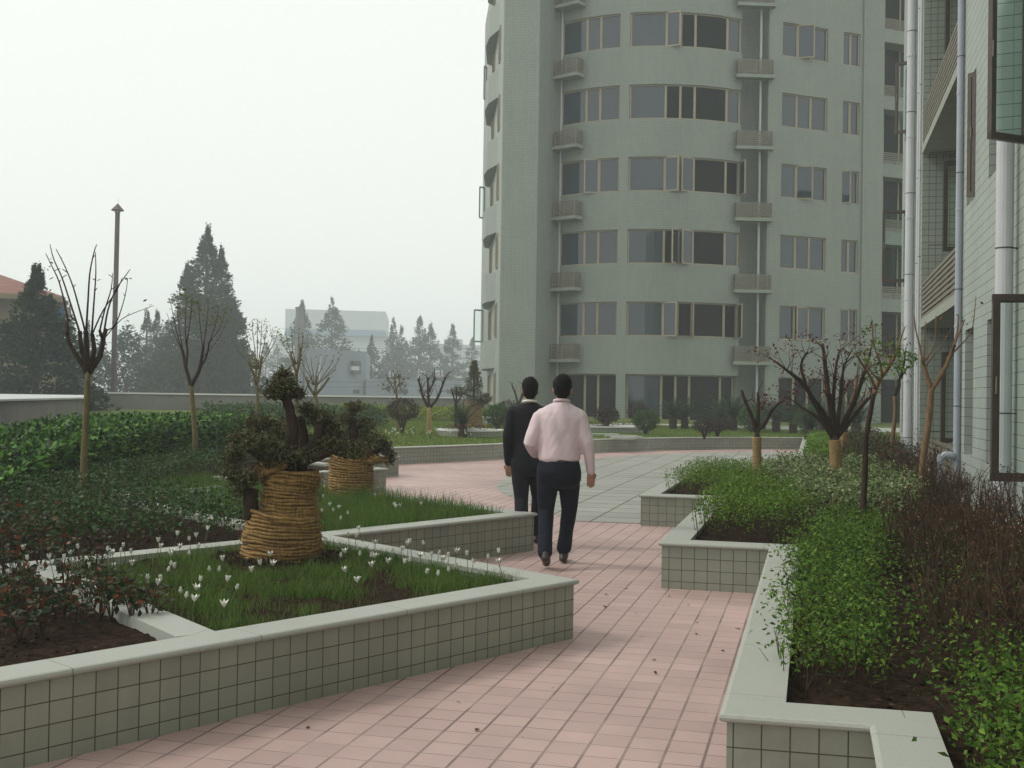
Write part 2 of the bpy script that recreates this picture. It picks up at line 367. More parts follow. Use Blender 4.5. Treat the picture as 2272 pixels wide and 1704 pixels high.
def arrays_mesh(name, V, F4, mat, smooth=False):
    me = bpy.data.meshes.new(name); nv, nf = len(V), len(F4); k = F4.shape[1]
    me.vertices.add(nv); me.vertices.foreach_set('co', V.astype(np.float32).ravel())
    me.loops.add(nf*k); me.loops.foreach_set('vertex_index', F4.astype(np.int32).ravel())
    me.polygons.add(nf); me.polygons.foreach_set('loop_start', np.arange(0, nf*k, k, dtype=np.int32))
    me.update(calc_edges=True); me.validate(); me.materials.append(mat)
    if smooth: me.polygons.foreach_set('use_smooth', [True]*nf)
    return me
def unit(a): return a/np.maximum(np.linalg.norm(a, axis=1, keepdims=True), 1e-9)
def leaves(C, size, upw=.6, aspect=.5, dirs=None, svar=.35):
    """diamond leaves (two folded triangles) at the centres C; returns V, F"""
    n = len(C); C = np.asarray(C, float)
    d = rng.normal(size=(n, 3)) if dirs is None else dirs + rng.normal(size=(n, 3))*.35
    d[:, 2] = d[:, 2]*.7 + (0.15 if dirs is None else 0); d = unit(d)
    nn = rng.normal(size=(n, 3)); nn[:, 2] += upw*2.2; s = unit(np.cross(d, nn)); nn = np.cross(s, d)
    L = size*(1+rng.uniform(-svar, svar, (n, 1))); Wd = L*aspect*.5
    a = C; b = C+d*L*.5+s*Wd+nn*L*.07; c = C+d*L-nn*L*.08; e = C+d*L*.5-s*Wd+nn*L*.07
    V = np.stack([a, b, c, e], 1).reshape(-1, 3); F = np.arange(4*n).reshape(n, 4)
    return V, F
def leaf_mesh(name, C, size, mat, **k):
    V, F = leaves(C, size, **k); return arrays_mesh(name, V, F, mat)
def blades(C, h, w, lean=.35, hv=.4):
    n = len(C); C = np.asarray(C, float)
    a = rng.uniform(0, 2*math.pi, n); s = np.stack([np.cos(a), np.sin(a), np.zeros(n)], 1)
    b = rng.uniform(0, 2*math.pi, n); l = np.stack([np.cos(b), np.sin(b), np.zeros(n)], 1)*rng.uniform(0, lean, (n, 1))
    H = h*(1+rng.uniform(-hv, hv, (n, 1))); z = np.array([[0, 0, 1.0]])
    p0 = C-s*w; p1 = C+s*w; m1 = C+(z*.6+l*.35)*H+s*w*.7; m0 = C+(z*.6+l*.35)*H-s*w*.7; t = C+(z*.93+l*1.1)*H
    V = np.stack([p0, p1, m1, m0, t+s*w*.1, t-s*w*.1], 1).reshape(-1, 3)
    i = np.arange(n)[:, None]*6; F = np.concatenate([i+np.array([[0, 1, 2, 3]]), i+np.array([[3, 2, 4, 5]])])
    return V, F
def in_poly(P, poly):
    x, y = P[:, 0], P[:, 1]; c = np.zeros(len(P), bool); n = len(poly)
    for i in range(n):
        x1, y1 = poly[i][:2]; x2, y2 = poly[(i+1) % n][:2]
        k = ((y1 > y) != (y2 > y)) & (x < (x2-x1)*(y-y1)/((y2-y1) if y2 != y1 else 1e-9)+x1); c ^= k
    return c
def scatter(poly, n):
    xs = [p[0] for p in poly]; ys = [p[1] for p in poly]; out = []
    got = 0
    while got < n:
        P = np.stack([rng.uniform(min(xs), max(xs), n*2), rng.uniform(min(ys), max(ys), n*2)], 1); P = P[in_poly(P, poly)]
        out.append(P); got += len(P)
    return np.concatenate(out)[:n]
def fbm(x, y, s): return noise.noise(Vector((x*s, y*s, 3.1)))+.5*noise.noise(Vector((x*s*2.1, y*s*2.1, 7.7)))
def offset_poly(poly, d):
    """inset (d > 0) for counter-clockwise polygons"""
    n = len(poly); out = []
    ar = sum(poly[i][0]*poly[(i+1) % n][1]-poly[(i+1) % n][0]*poly[i][1] for i in range(n)); sg = 1 if ar > 0 else -1
    for i in range(n):
        p0, p1, p2 = (Vector(poly[j % n][:2]) for j in (i-1, i, i+1)); a = (p1-p0).normalized(); b = (p2-p1).normalized()
        na, nb = Vector((-a.y, a.x))*sg, Vector((-b.y, b.x))*sg; k = (na+nb); k = k/max(k.length_squared/2, .3) if k.length > 1e-6 else na
        out.append((p1.x+k.x*d, p1.y+k.y*d))
    return out
# ============================================================ THE SETTING
m = MB(); m.face([(-3000, -3000, -5), (3000, -3000, -5), (3000, 3000, -5), (-3000, 3000, -5)])
tag(m.build('ground', M['ground']), kind='structure')
deck_poly = [lf(-30, -8), lf(25, -8), lf(25, 80), lf(-1.5, 80), lf(-1.2, 50.2), lf(-16.4, 43.9), lf(-30, 40)]
m = MB(); m.prism([(p.x, p.y) for p in deck_poly], -4.9, -.006); tag(m.build('deck', M['deck']), kind='structure')
m = MB(); m.face([(-14, -5, 0), (2.2, -5, 0), (2.2, 38, 0), (-14, 38, 0)]); tag(m.build('paving', M['pave']), kind='structure')
gp = [(-2.1, 13.72), (-2.75, 13.7), (-3.4, 14.75), (-4.1, 16.1), (-4.75, 17.5), (-5.15, 18.8), (-5.45, 20.4), (-5.6, 22), (-5.62, 24), (-5.4, 26.3), (-4.95, 28.6), (-4.2, 30.6), (-3.2, 32.2), (-2.0, 33.4), (-.3, 34.4), (-.3, 19.9), (-1.9, 19.9), (-1.9, 13.72)]
m = MB(); m.face([(x, y, .005) for x, y in reversed(gp)]); tag(m.build('grey_paving', M['pave2']), kind='structure')

WT, CT, CWD = .335, .367, .215
def edging(root, path, side, closed=False, wall=True, width=CWD, grid_off=0, z0=-.01, soil_side=True):
    """tiled low wall with a granite coping along a polyline; side=+1 keeps the bed on the left of the walk"""
    n = len(path); P = [Vector(p) for p in path]
    def off(d):
        out = []
        for i in range(n):
            a = (P[i]-P[i-1]) if (i > 0 or closed) else (P[1]-P[0]); b = (P[(i+1) % n]-P[i]) if (i < n-1 or closed) else a
            a, b = a.normalized(), b.normalized(); na, nb = Vector((-a.y, a.x))*side, Vector((-b.y, b.x))*side
            k = na+nb; k = k/(1+na.dot(nb)) if k.length > 1e-5 else na; out.append(P[i]+k*d)
        return out
    o0, o1, c0, c1, c2 = off(0.012), off(width-.012), off(-.010), off(0.0), off(width)
    segs = range(n if closed else n-1)
    if wall:
        m = MB(); acc = 0
        for i in segs:
            j = (i+1) % n; a, b = o0[i], o0[j]; L = (b-a).length; m.face([(a.x, a.y, z0), (b.x, b.y, z0), (b.x, b.y, WT), (a.x, a.y, WT)], [(0+.003, z0-.065), (L+.003, z0-.065), (L+.003, WT-.035-.0), (.003, WT-.035)]); acc += L
            a, b = o1[i], o1[j]; m.face([(a.x, a.y, z0), (b.x, b.y, z0), (b.x, b.y, WT), (a.x, a.y, WT)])
        m.build('tiled_wall', M['planter_tile'], root)
    m = MB()
    prof = [(-.000, WT), (-.012, WT+.008), (-.014, WT+.018), (-.008, CT-.004), (.004, CT), (width, CT), (width, WT)]
    rings = [off(d) for d, _ in prof]
    acc = .3
    for i in segs:
        j = (i+1) % n; L = (P[j]-P[i]).length; dr_ = (P[j]-P[i]).normalized()
        for k in range(len(prof)-1):
            q = [rings[k][i], rings[k][j], rings[k+1][j], rings[k+1][i]]; zz = [prof[k][1], prof[k][1], prof[k+1][1], prof[k+1][1]]
            m.face([(v.x, v.y, z) for v, z in zip(q, zz)], [(acc+(v-P[i]).dot(dr_), k) for v in q])
        acc += L
    if not closed:
        for i in (0, n-1): m.face([(rings[k][i].x, rings[k][i].y, prof[k][1]) for k in range(len(prof))])
    m.build('coping', M['granite'], root)

# left terrace: zigzag edge, bed on the left of the walk
LP = [(-5.30, -.60), (-1.41, 7.06), (-3.72, 8.58), (-2.60, 10.95), (-7.50, 14.02), (-6.29, 16.62), (-8.39, 17.96), (-7.34, 20.02), (-9.45, 21.35)]
e = empty('planter', (0, 0, 0), 0, 'long zigzag raised planter with pale tiles left of the pink path', 'planter', 'tiled planters')
edging(e, LP, 1)
def divider(p, q, w=.2):
    p, q = Vector(p), Vector(q); d = (q-p).normalized(); s_ = Vector((-d.y, d.x))*w/2
    return [(p+s_), (q+s_), (q-s_), (p-s_)]
m = MB()
for p, q in (((-2.78, 4.87), (-4.80, 6.42)), ((-4.98, 6.33), (-3.86, 8.60)), ((-3.95, 8.55), (-7.4, 11.0)), ((-7.35, 10.92), (-6.6, 13.3))):
    m.prism([(v.x, v.y) for v in reversed(divider(p, q))], .2, CT-.0015*(p[1] % 3)-.001)
m.build('divider_coping', M['granite'], e)
EP = [(-9.45, 21.35), (-9.05, 22.3), (-8.62, 23.2), (-7.95, 24.6), (-7.25, 26.2), (-6.75, 27.7), (-6.2, 29.4), (-5.5, 31.1), (-4.6, 32.7), (-3.6, 34.0), (-2.4, 35.2), (-1.2, 36.0), (.2, 36.6), (2.1, 37.0)]
e = empty('planter', (0, 0, 0), 0, 'curved tiled planter wall in front of the far lawn', 'planter', 'tiled planters')
edging(e, EP, 1)
RP = [(.22, -3), (.22, 4.26), (-.30, 4.24), (-.30, 9.13), (-1.155, 9.13), (-1.155, 13.52), (-1.955, 13.52), (-1.955, 19.9), (-.28, 19.9), (-.28, 36.3)]
e = empty('planter', (0, 0, 0), 0, 'stepped raised planter beside the building, near corner tiled', 'planter', 'tiled planters')
edging(e, RP, -1)

# soil and lawn
SZ = .315
def soil_mesh(name, poly, z, mat, bump=.035, step=.07, kind='structure', zf=None):
    xs = [p[0] for p in poly]; ys = [p[1] for p in poly]
    b = bmesh.new(); vs = [b.verts.new((p[0], p[1], 0)) for p in poly]
    for tri in tessellate_polygon([[Vector((p[0], p[1], 0)) for p in poly]]):
        f = b.faces.new([vs[i] for i in tri]); f.normal_update()
        if f.normal.z < 0: f.normal_flip()
    x0, x1, y0, y1 = min(xs), max(xs), min(ys), max(ys)
    for ax, lo, hi in ((0, x0, x1), (1, y0, y1)):
        k = lo+step
        while k < hi:
            co = (k, 0, 0) if ax == 0 else (0, k, 0); no = (1, 0, 0) if ax == 0 else (0, 1, 0)
            bmesh.ops.bisect_plane(b, geom=b.verts[:]+b.edges[:]+b.faces[:], plane_co=co, plane_no=no); k += step
    for v in b.verts: v.co.z = (zf(v.co.x, v.co.y) if zf else z)+bump*(fbm(v.co.x, v.co.y, 4)+.8*noise.noise(Vector((v.co.x*16, v.co.y*16, 0)))+.9*noise.noise(Vector((v.co.x*37, v.co.y*37, 0))))
    me = bpy.data.meshes.new(name); b.to_mesh(me); b.free(); me.materials.append(mat); me.polygons.foreach_set('use_smooth', [True]*len(me.polygons))
    return tag(link(name, me), kind=kind)
bedA = [(-1.75, 7.05), (-2.80, 5.05), (-4.75, 6.55), (-3.80, 8.38)]
bedS = [(-3.0, 4.5), (-4.95, 6.35), (-6.4, 5.4), (-5.6, -.6)]           # dark soil bed at the left edge
bedB = [(-2.90, 10.90), (-3.80, 8.85), (-7.2, 11.1), (-6.5, 13.2)]
bedL = [(-3.95, 8.50), (-5.05, 6.40), (-8.6, 6.6), (-12.5, 17.0), (-10.3, 21.5), (-7.7, 19.7), (-8.6, 17.8), (-6.6, 16.5), (-7.7, 14.0), (-6.6, 13.3), (-7.5, 11.0)]
terr = [(-5.4, -.3), (-3.0, 4.45), (-1.62, 7.1), (-3.9, 8.6), (-2.85, 10.9), (-7.7, 13.95), (-6.5, 16.55), (-8.6, 17.9), (-7.6, 19.95), (-9.55, 21.3), (-14, 22.5), (-14, 3), (-8, -.3)]
soil_mesh('soil', list(reversed(terr)), SZ, M['soil'], .020, .06)
rsoil = [(.38, -2.9), (1.95, -2.9), (1.95, 36.8), (-.12, 36.3), (-.12, 20.05), (-1.8, 20.05), (-1.8, 13.66), (-1.0, 13.66), (-1.0, 9.27), (-.14, 9.27), (-.14, 4.4), (.38, 4.4)]
soil_mesh('soil', rsoil, .30, M['soil'], .022, .09)
# the lawn: a gently rising sheet between the curved wall, the parapet and the tower
def zl(x, y): return .325+.02*max(-2, ((x+8.7)*-.84+(y-23.3)*.54)-.2)
lawn_poly = [(p[0]-.1, p[1]+.08) for p in EP]+[(9, 38), (12, 70)]+[tuple(lf(-1, 60)[:2]), tuple(lf(-1.3, 50.0)[:2]), tuple(lf(-16.3, 43.7)[:2]), (-16, 23)]
m = MB(); m.face([(x, y, zl(x, y)) for x, y in lawn_poly]); tag(m.build('lawn', M['lawn']), kind='structure')

# parapet and the low flat-roofed block at its left end
e = empty('parapet_wall', lf(-10, 46), 0, 'long grey parapet wall with white top edge behind the hedge', 'wall')
def wp(L, F): p = lf(L, F)-e.location; return (p.x, p.y)
m = MB(); m.prism([wp(-1.05, 50.0), wp(-1.05, 50.3), wp(-16.4, 44.3), wp(-30, 39.2), wp(-30, 38.9), wp(-16.4, 44.0)], -.2, 1.36); m.build('wall', M['render_grey'], e)
m = MB(); m.prism([wp(-1.05, 49.93), wp(-1.05, 50.37), wp(-16.4, 44.37), wp(-30, 39.27), wp(-30, 38.83), wp(-16.4, 43.93)], 1.362, 1.42, bottom=True); m.build('coping', M['render_light'], e)
e = empty('flat_roofed_block', lf(-14, 28), 0, 'low grey concrete block with broad white flat top at the left edge', 'concrete block')
def wp(L, F): p = lf(L, F)-e.location; return (p.x, p.y)
m = MB(); m.prism([wp(-8.2, 16), wp(-10.62, 28.6), wp(-16.2, 43.6), wp(-28, 39.2), wp(-28, 16)][::-1], -.1, 1.27); m.build('wall', M['render_grey'], e)
m = MB(); m.prism([wp(-8.15, 15.95), wp(-10.56, 28.66), wp(-16.1, 43.7), wp(-28.1, 39.2), wp(-28.1, 15.95)][::-1], 1.272, 1.31, bottom=True); m.build('roof_slab', M['roof_slab'], e)

# ============================================================ TOWER
TW = empty('apartment_tower', (0, 0, 0), 0, 'tall grey-green tiled apartment tower with curved window bay', 'building')
TW.location = lf(8, 58); T0 = TW.location.copy()
BC, BR = (6.67, 57.7), 7.0
def bow(deg, r=BR): a = R(deg); return (BC[0]+r*math.sin(a), BC[1]-r*math.cos(a))
def arc(a, b, r=BR, step=3.0):
    n = max(1, int(abs(b-a)/step+.5)); return [bow(a+(b-a)*i/n, r) for i in range(n+1)]
ex, ey = .924, .383
def flat(s, d=0): return (11.4+ex*s+ey*d, 51.57+ey*s-ex*d)      # d > 0: towards the camera
H = 3.2; ZT = [2.55+H*k for k in range(7)]; TOP = 23.4
# (path start .. end) pieces of the facade: list of (kind, pts)
pieces = [
 ('solid', [(-1.9, 68), (-.62, 51.35)]), ('solid', [(-.62, 51.35), (-.58, 51.25), (1.0, 50.9)]), ('solid', [(1.0, 50.9), (1.85, 52.35), bow(-41.5)]),
 ('win', arc(-41.5, -17.3), [-30.6, -25.0]), ('solid', arc(-17.3, -13.8)),
 ('win', arc(-13.8, 29.3), [-.6, 4.8, 10.2, 23.2]),
 ('solid', [bow(29.3), (10.25, 52.45), (11.12, 52.7), (11.3, 51.55), flat(0)]), ('solid', [flat(0), flat(.62)]),
 ('win', [flat(.62), flat(3.1)], [.345, .655]), ('solid', [flat(3.1), flat(3.98)]), ('win', [flat(3.98), flat(4.93)], [.48]),
 ('solid', [flat(4.93), flat(6.33)]), ('solid', [flat(6.33), (15.2, 57.2), (18.6, 59.0), (26, 62)])]
wall = MB()
def strip(pts, z0, z1, back=.3):
    """outer skin + soffit and top of depth back"""
    acc = 0
    for i in range(len(pts)-1):
        a, b = pts[i], pts[i+1]; A, B = lf(*a)-T0, lf(*b)-T0; L = (B-A).length; d = (B-A).normalized(); nin = Vector((-d.y, d.x, 0))*back
        wall.face([(A.x, A.y, z0), (B.x, B.y, z0), (B.x, B.y, z1), (A.x, A.y, z1)], [(acc, z0), (acc+L, z0), (acc+L, z1), (acc, z1)])
        for z, fl in ((z0, 0), (z1, 1)):
            q = [(A.x, A.y, z), (B.x, B.y, z), (B.x+nin.x, B.y+nin.y, z), (A.x+nin.x, A.y+nin.y, z)]
            wall.face(q if fl else q[::-1])
        acc += L
def jamb(a, b_dir_pts, z0, z1, back=.3):
    A, B = lf(*a)-T0, lf(*b_dir_pts)-T0; d = (B-A).normalized(); n = Vector((-d.y, d.x, 0))*back
    wall.face([(A.x, A.y, z0), (A.x+n.x, A.y+n.y, z0), (A.x+n.x, A.y+n.y, z1), (A.x, A.y, z1)])
WH = 1.53
for pc in pieces:
    if pc[0] == 'solid': strip(pc[1], -.2, TOP)
    else:
        strip(pc[1], -.2, .35)
        for k in range(7):
            z0 = ZT[k]; z1 = ZT[k+1]-WH if k < 6 else TOP; strip(pc[1], z0, z1)
        for k in range(7):
            zb = ZT[k]-WH if k else .35
            jamb(pc[1][0], pc[1][1], zb, ZT[k]); jamb(pc[1][-1], (2*pc[1][-1][0]-pc[1][-2][0], 2*pc[1][-1][1]-pc[1][-2][1]), zb, ZT[k])
wall.build('wall', M['tower_tile'], TW)
m = MB(); roofp = [(p[0], p[1]) for p in [(-1.9, 68), (-.6, 51.6), (1.3, 51.2), (2, 52.8), bow(-35, 6.8), bow(-15, 6.8), bow(5, 6.8), bow(25, 6.8), flat(.5, -.4), flat(6, -.4), (18.6, 59.2), (26, 68)]]
m.face([tuple(lf(a, b, TOP-.05)-T0) for a, b in roofp]); m.build('roof', M['slab'], TW)

def window(root, path, splits, z0, z1, arcmode, inset=.12, open_=(), dark=(), nopane=()):
    """one window: frame (a part), panes and open sashes (its sub-parts). path as function of t or list"""
    def pt(v, d=inset):
        if arcmode: return bow(v, BR-d)
        a, b = Vector(path[0]), Vector(path[1]); n = Vector((-(b-a).y, (b-a).x)).normalized(); q = a+(b-a)*v+n*d; return (q.x, q.y)
    lo, hi = (arcmode if arcmode else (0, 1)); edges = [lo]+list(splits)+[hi]
    fr = MB(); FW = .06
    def P3(v, z, d=inset): q = pt(v, d); w = lf(*q)-root.location; return Vector((w.x, w.y, z))
    for i in range(len(edges)-1):
        a, b = edges[i], edges[i+1]; n = 3 if arcmode and b-a > 6 else 1
        for k in range(n):
            u, v = a+(b-a)*k/n, a+(b-a)*(k+1)/n
            for z in (z0+FW/2, z1-FW/2): fr.bar(P3(u, z), P3(v, z), .07, FW)
    for v in edges:
        e0 = (hi-lo)*.004; v2 = min(max(v, lo+e0), hi-e0); p = P3(v2, 0); fr.box((p.x, p.y, (z0+z1)/2), (.10 if v not in (lo, hi) else .07, .08, z1-z0-.004), rz=YAW)
    # sill
    w = fr.build('window', M['frame'], root)
    for i in range(len(edges)-1):
        gl, gd = MB(), MB()
        if i in open_ or i in nopane:
            tgt = None
        else: tgt = gd if i in dark else gl
        a, b = edges[i], edges[i+1]; n = 4 if arcmode and b-a > 6 else 1
        if tgt is None: continue
        for k in range(n):
            u, v = a+(b-a)*k/n, a+(b-a)*(k+1)/n; p, q = P3(u, z0, inset+.01), P3(v, z0, inset+.01)
            tgt.face([p, q, (q.x, q.y, z1), (p.x, p.y, z1)])
        if gl.f: gl.build('pane', M['glass'], w)
        if gd.f: gd.build('pane', M['glass_dark'], w)
    for i, (side, ang) in (open_.items() if isinstance(open_, dict) else []):
        a, b = edges[i], edges[i+1]; hp, op = (a, b) if side < 0 else (b, a)
        p, q = P3(hp, 0, inset-.03), P3(op, 0, inset-.03); d = q-p; L = d.length; base = math.atan2(d.y, d.x)+R(ang)*(-1 if side < 0 else 1)
        dv = Vector((math.cos(base), math.sin(base), 0)); s_ = MB(); zc0, zc1 = z0+.03, z1-.03
        f = .055; x = Vector((p.x, p.y, 0))
        s_.bar(x+Vector((0, 0, zc0)), x+dv*L+Vector((0, 0, zc0)), .045, f); s_.bar(x+Vector((0, 0, zc1)), x+dv*L+Vector((0, 0, zc1)), .045, f)
        for tt in (0.03, L-.03): q2 = x+dv*tt; s_.box((q2.x, q2.y, (zc0+zc1)/2), (.06, .05, zc1-zc0-.06), rz=base)
        sh = s_.build('sash', M['frame'], w); g_ = MB(); A, B = x+dv*.05, x+dv*(L-.05)
        g_.face([(A.x, A.y, zc0+.03), (B.x, B.y, zc0+.03), (B.x, B.y, zc1-.03), (A.x, A.y, zc1-.03)])
        for_m = g_.mesh('glass', M['glass']); n_ = link('pane', for_m, w)
    return w
# what stands open on each storey (k = 1 lowest above the ground floor ... 5 top row seen)
mid_open = {5: {1: (-1, 28)}, 4: {}, 3: {1: (-1, 30), 2: (1, 18), 4: (1, 75)}, 2: {1: (1, 55), 2: (1, 28)}, 1: {1: (-1, 30), 2: (1, 80), 4: (1, 70)}, 6: {}}
mid_dark = {5: (2, 3), 4: (1, 2, 3), 3: (3,), 2: (3,), 1: (3,), 6: (3,)}
left_open = {3: {1: (1, 25)}}
rw_open = {5: {1: (-1, 35)}, 3: {1: (-1, 28)}, 1: {1: (1, 12)}}
sm_open = {3: {0: (-1, 30)}, 1: {0: (-1, 20)}}
for k in range(1, 7):
    z1 = ZT[k]; z0 = z1-WH
    window(TW, None, [-30.6, -25.0], z0, z1, (-41.4, -17.4), open_=left_open.get(k, {}))
    window(TW, None, [-.6, 4.8, 10.2, 23.2], z0, z1, (-13.7, 29.2), open_=mid_open[k], dark=mid_dark[k])
    window(TW, [flat(.62), flat(3.1)], [.345, .655], z0, z1, None, open_=rw_open.get(k, {}))
    window(TW, [flat(3.98), flat(4.93)], [.48], z0, z1, None, open_=sm_open.get(k, {}))
window(TW, None, [-30.6, -25.0], .35, ZT[0], (-41.4, -17.4), dark=(0, 1, 2), inset=.35)
window(TW, None, [-.6, 4.8, 10.2, 23.2], .35, ZT[0], (-13.7, 29.2), dark=(1, 2, 3, 4), inset=.35)
window(TW, [flat(.62), flat(3.1)], [.345, .655], .35, ZT[0], None, dark=(0, 1, 2))
window(TW, [flat(3.98), flat(4.93)], [.48], .35, ZT[0], None, dark=(0, 1))
# dark sheets behind the openings, coloured as the shade of unlit rooms
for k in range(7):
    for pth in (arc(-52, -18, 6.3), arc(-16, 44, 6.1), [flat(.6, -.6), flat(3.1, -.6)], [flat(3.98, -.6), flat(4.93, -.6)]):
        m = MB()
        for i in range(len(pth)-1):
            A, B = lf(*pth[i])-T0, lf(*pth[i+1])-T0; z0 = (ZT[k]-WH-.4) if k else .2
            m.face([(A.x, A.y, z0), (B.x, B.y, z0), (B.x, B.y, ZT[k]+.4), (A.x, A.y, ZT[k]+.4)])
        m.build('room_backing', M['inner_shade'], TW)
# air-conditioner ledges with louvred rails
def ledge(a, b, depth, z, name='ledge'):
    A, B = Vector(a), Vector(b); d = (B-A).normalized(); n = Vector((d.y, -d.x)); 
    def W3(p, zz): q = lf(p.x, p.y)-T0; return (q.x, q.y, zz)
    m = MB(); c = [A-d*.08, B+d*.08, B+d*.08+n*(depth+.08), A-d*.08+n*(depth+.08)]
    m.prism([W3(p, 0)[:2] for p in c][::-1], z, z+.14, bottom=True); s_ = m.build('ledge', M['slab'], TW)
    m = MB(); c = [A, A+n*depth, B+n*depth, B]; zr0, zr1 = z+.17, z+.80
    mids = [c[0], c[1], (c[1]+c[2])/2, c[2], c[3]]
    for p in mids: m.box((*W3(p, 0)[:2], (zr0+zr1)/2), (.05, .05, zr1-zr0), rz=YAW)
    for i in range(3):
        for j in range(8):
            zz = zr0+(zr1-zr0)*j/7; m.bar(W3(c[i], zz), W3(c[i+1], zz), .02, .058)
    m.build('louvre_rail', M['rail'], s_)
for k in range(0, 7):
    z = ZT[k]+.50
    ledge(bow(-41.0, 7.0), bow(-31.5, 7.05), .50, z)
    ledge((9.85, 51.62), (11.42, 51.72), .40, z)
    ledge(flat(6.5, -.9), flat(8.6, -.9), .3, z-.1)
# loggia glazing at the far right end, behind its ledges
for k in range(0, 7):
    z0, z1 = ZT[k]-2.2, ZT[k]+.0
    m = MB(); g = MB()
    P = [Vector(flat(6.45+i*.95, -1.3)) for i in range(4)]
    for i in range(3):
        A, B = lf(*P[i])-T0, lf(*P[i+1])-T0; g.face([(A.x, A.y, max(.3, z0)), (B.x, B.y, max(.3, z0)), (B.x, B.y, z1), (A.x, A.y, z1)])
    for p in P: q = lf(*p)-T0; m.box((q.x, q.y, (max(.3, z0)+z1)/2), (.07, .08, z1-max(.3, z0)), rz=YAW)
    w = m.build('window', M['frame'], TW); g.build('pane', M['glass_dark'], w)
    m = MB(); A, B = lf(*flat(6.34, -.9))-T0, lf(*flat(9.6, -.9))-T0; m.bar((A.x, A.y, z1+.32), (B.x, B.y, z1+.32), 1.0, .62); m.build('loggia_band', M['tower_tile'], TW)
# rain pipes
for a, z0, r, mt, zt in ((lf(10.98, 51.75), 0, .055, 'white_pipe', TOP), (lf(2.05, 52.25), 0, .035, 'white_pipe', TOP), (lf(*flat(5.12, .06)), .3, .04, 'slab', TOP)):
    m = MB(); a = a-T0; m.tube([(a.x, a.y, z0), (a.x, a.y, zt)], r, 8)
    for z in range(2, 23, 3): m.tube([(a.x, a.y, z), (a.x, a.y, z+.06)], r*1.3, 8)
    m.build('rain_pipe', M[mt], TW)
# side facade on the left: slit windows, bulging bay edges and three open casements
for k in range(0, 7):
    for (F0, F1) in ((52.9, 53.7), (57.3, 58.8)):
        def sp(F, d=0): t = (F-51.35)/(68-51.35); return (-.62+(-1.9+.62)*t-d, F)
        fr = MB(); z1 = ZT[k]; z0 = z1-WH
        a, b = lf(*sp(F0, .03))-T0, lf(*sp(F1, .03))-T0
        fr.bar((a.x, a.y, z0), (b.x, b.y, z0), .06, .06); fr.bar((a.x, a.y, z1), (b.x, b.y, z1), .06, .06)
        for q in (a, b, (a+b)/2): fr.box((q.x, q.y, (z0+z1)/2), (.07, .07, z1-z0), rz=YAW)
        w = fr.build('window', M['frame'], TW); g = MB(); g.face([(a.x, a.y, z0), (b.x, b.y, z0), (b.x, b.y, z1), (a.x, a.y, z1)]); g.build('pane', M['glass_dark'], w)
m = MB()
for k in range(7):
    zc = ZT[k]+.25
    pts = [(-.75, 54.0), (-1.35, 55.6), (-1.55, 57.0), (-1.55, 60), (-1.2, 60.5), (-.9, 54.5)]
    q = [lf(*p)-T0 for p in pts]; m.prism([(p.x, p.y) for p in q][::-1], zc, zc+1.35, bottom=True)
m.build('curved_bay', M['tower_tile'], TW)
for px, py0, py1 in ((1074, 147, 219), (1068, 416, 484), (1060, 690, 760)):
    d = 57; L0 = (px-10-1136)/2560*d; L1 = -1.5; z1 = 1.5+(880-py0)/2560*d; z0 = 1.5+(880-py1)/2560*d
    A, B = lf(L0, d)-T0, lf(L1, d+.3)-T0; s_ = MB()
    for z in (z0, z1): s_.bar((A.x, A.y, z), (B.x, B.y, z), .05, .07)
    for q in (A, B): s_.box((q.x, q.y, (z0+z1)/2), (.07, .05, z1-z0), rz=YAW)
    s_.bar((A.x, A.y, z0), (A.x, A.y+.01, z0), .05, .05)
    sh = s_.build('sash', M['sash_dark'] if 0 else M['slab'], TW); g = MB(); g.face([(A.x, A.y, z0), (B.x, B.y, z0), (B.x, B.y, z1), (A.x, A.y, z1)]); g.build('pane', M['clear'], sh)

# ============================================================ BUILDING ON THE RIGHT (wall plane x = 1.9)
BX = 1.9
RB = empty('apartment_building', (BX, 17, 0), 0, 'near grey-green tiled building with white pipes along the right edge', 'building')
def q3(x, y, z): return (x-BX, y-17, z)
BT = 15.9
w = MB()
def wy(y0, y1, z0, z1, x=BX): w.face([q3(x, y1, z0), q3(x, y0, z0), q3(x, y0, z1), q3(x, y1, z1)], [(-y1, z0), (-y0, z0), (-y0, z1), (-y1, z1)])
def wx(x0, x1, y, z0, z1): w.face([q3(x0, y, z0), q3(x1, y, z0), q3(x1, y, z1), q3(x0, y, z1)])
def wh(x0, x1, y0, y1, z, dn=False):
    q = [q3(x0, y0, z), q3(x1, y0, z), q3(x1, y1, z), q3(x0, y1, z)]; w.face(q[::-1] if dn else q)
FL = [.84+H*k for k in range(5)]         # window sills
wins = [(15.15, 15.95), (12.85, 14.0), (9.2, 11.2), (5.0, 7.5), (25.9, 26.9)]
def solid_run(y0, y1):
    ws = sorted([a for a in wins if a[0] >= y0 and a[1] <= y1]); c = y0
    for a, b in ws:
        wy(c, a, -.2, BT); c = b
        zz = -.2
        for s0 in FL: wy(a, b, zz, s0); zz = s0+1.6; 
        wy(a, b, zz, BT)
        for s0 in FL:
            wx(BX, BX+.3, b, s0, s0+1.6); w.face([q3(BX, a, s0), q3(BX, a, s0+1.6), q3(BX+.3, a, s0+1.6), q3(BX+.3, a, s0)])
            wh(BX, BX+.3, a, b, s0); wh(BX, BX+.3, a, b, s0+1.6, True)
    wy(c, y1, -.2, BT)
solid_run(-3, 16.95); solid_run(22.4, 27.4); wx(BX, BX+9, 27.4, -.2, BT)
w.face([q3(BX, 27.4, -.2), q3(BX, 27.4, BT), q3(BX+9, 27.4, BT), q3(BX+9, 27.4, -.2)])
wh(BX, BX+9, -3, 27.4, BT)
w.build('wall', M['wall_tile'], RB)
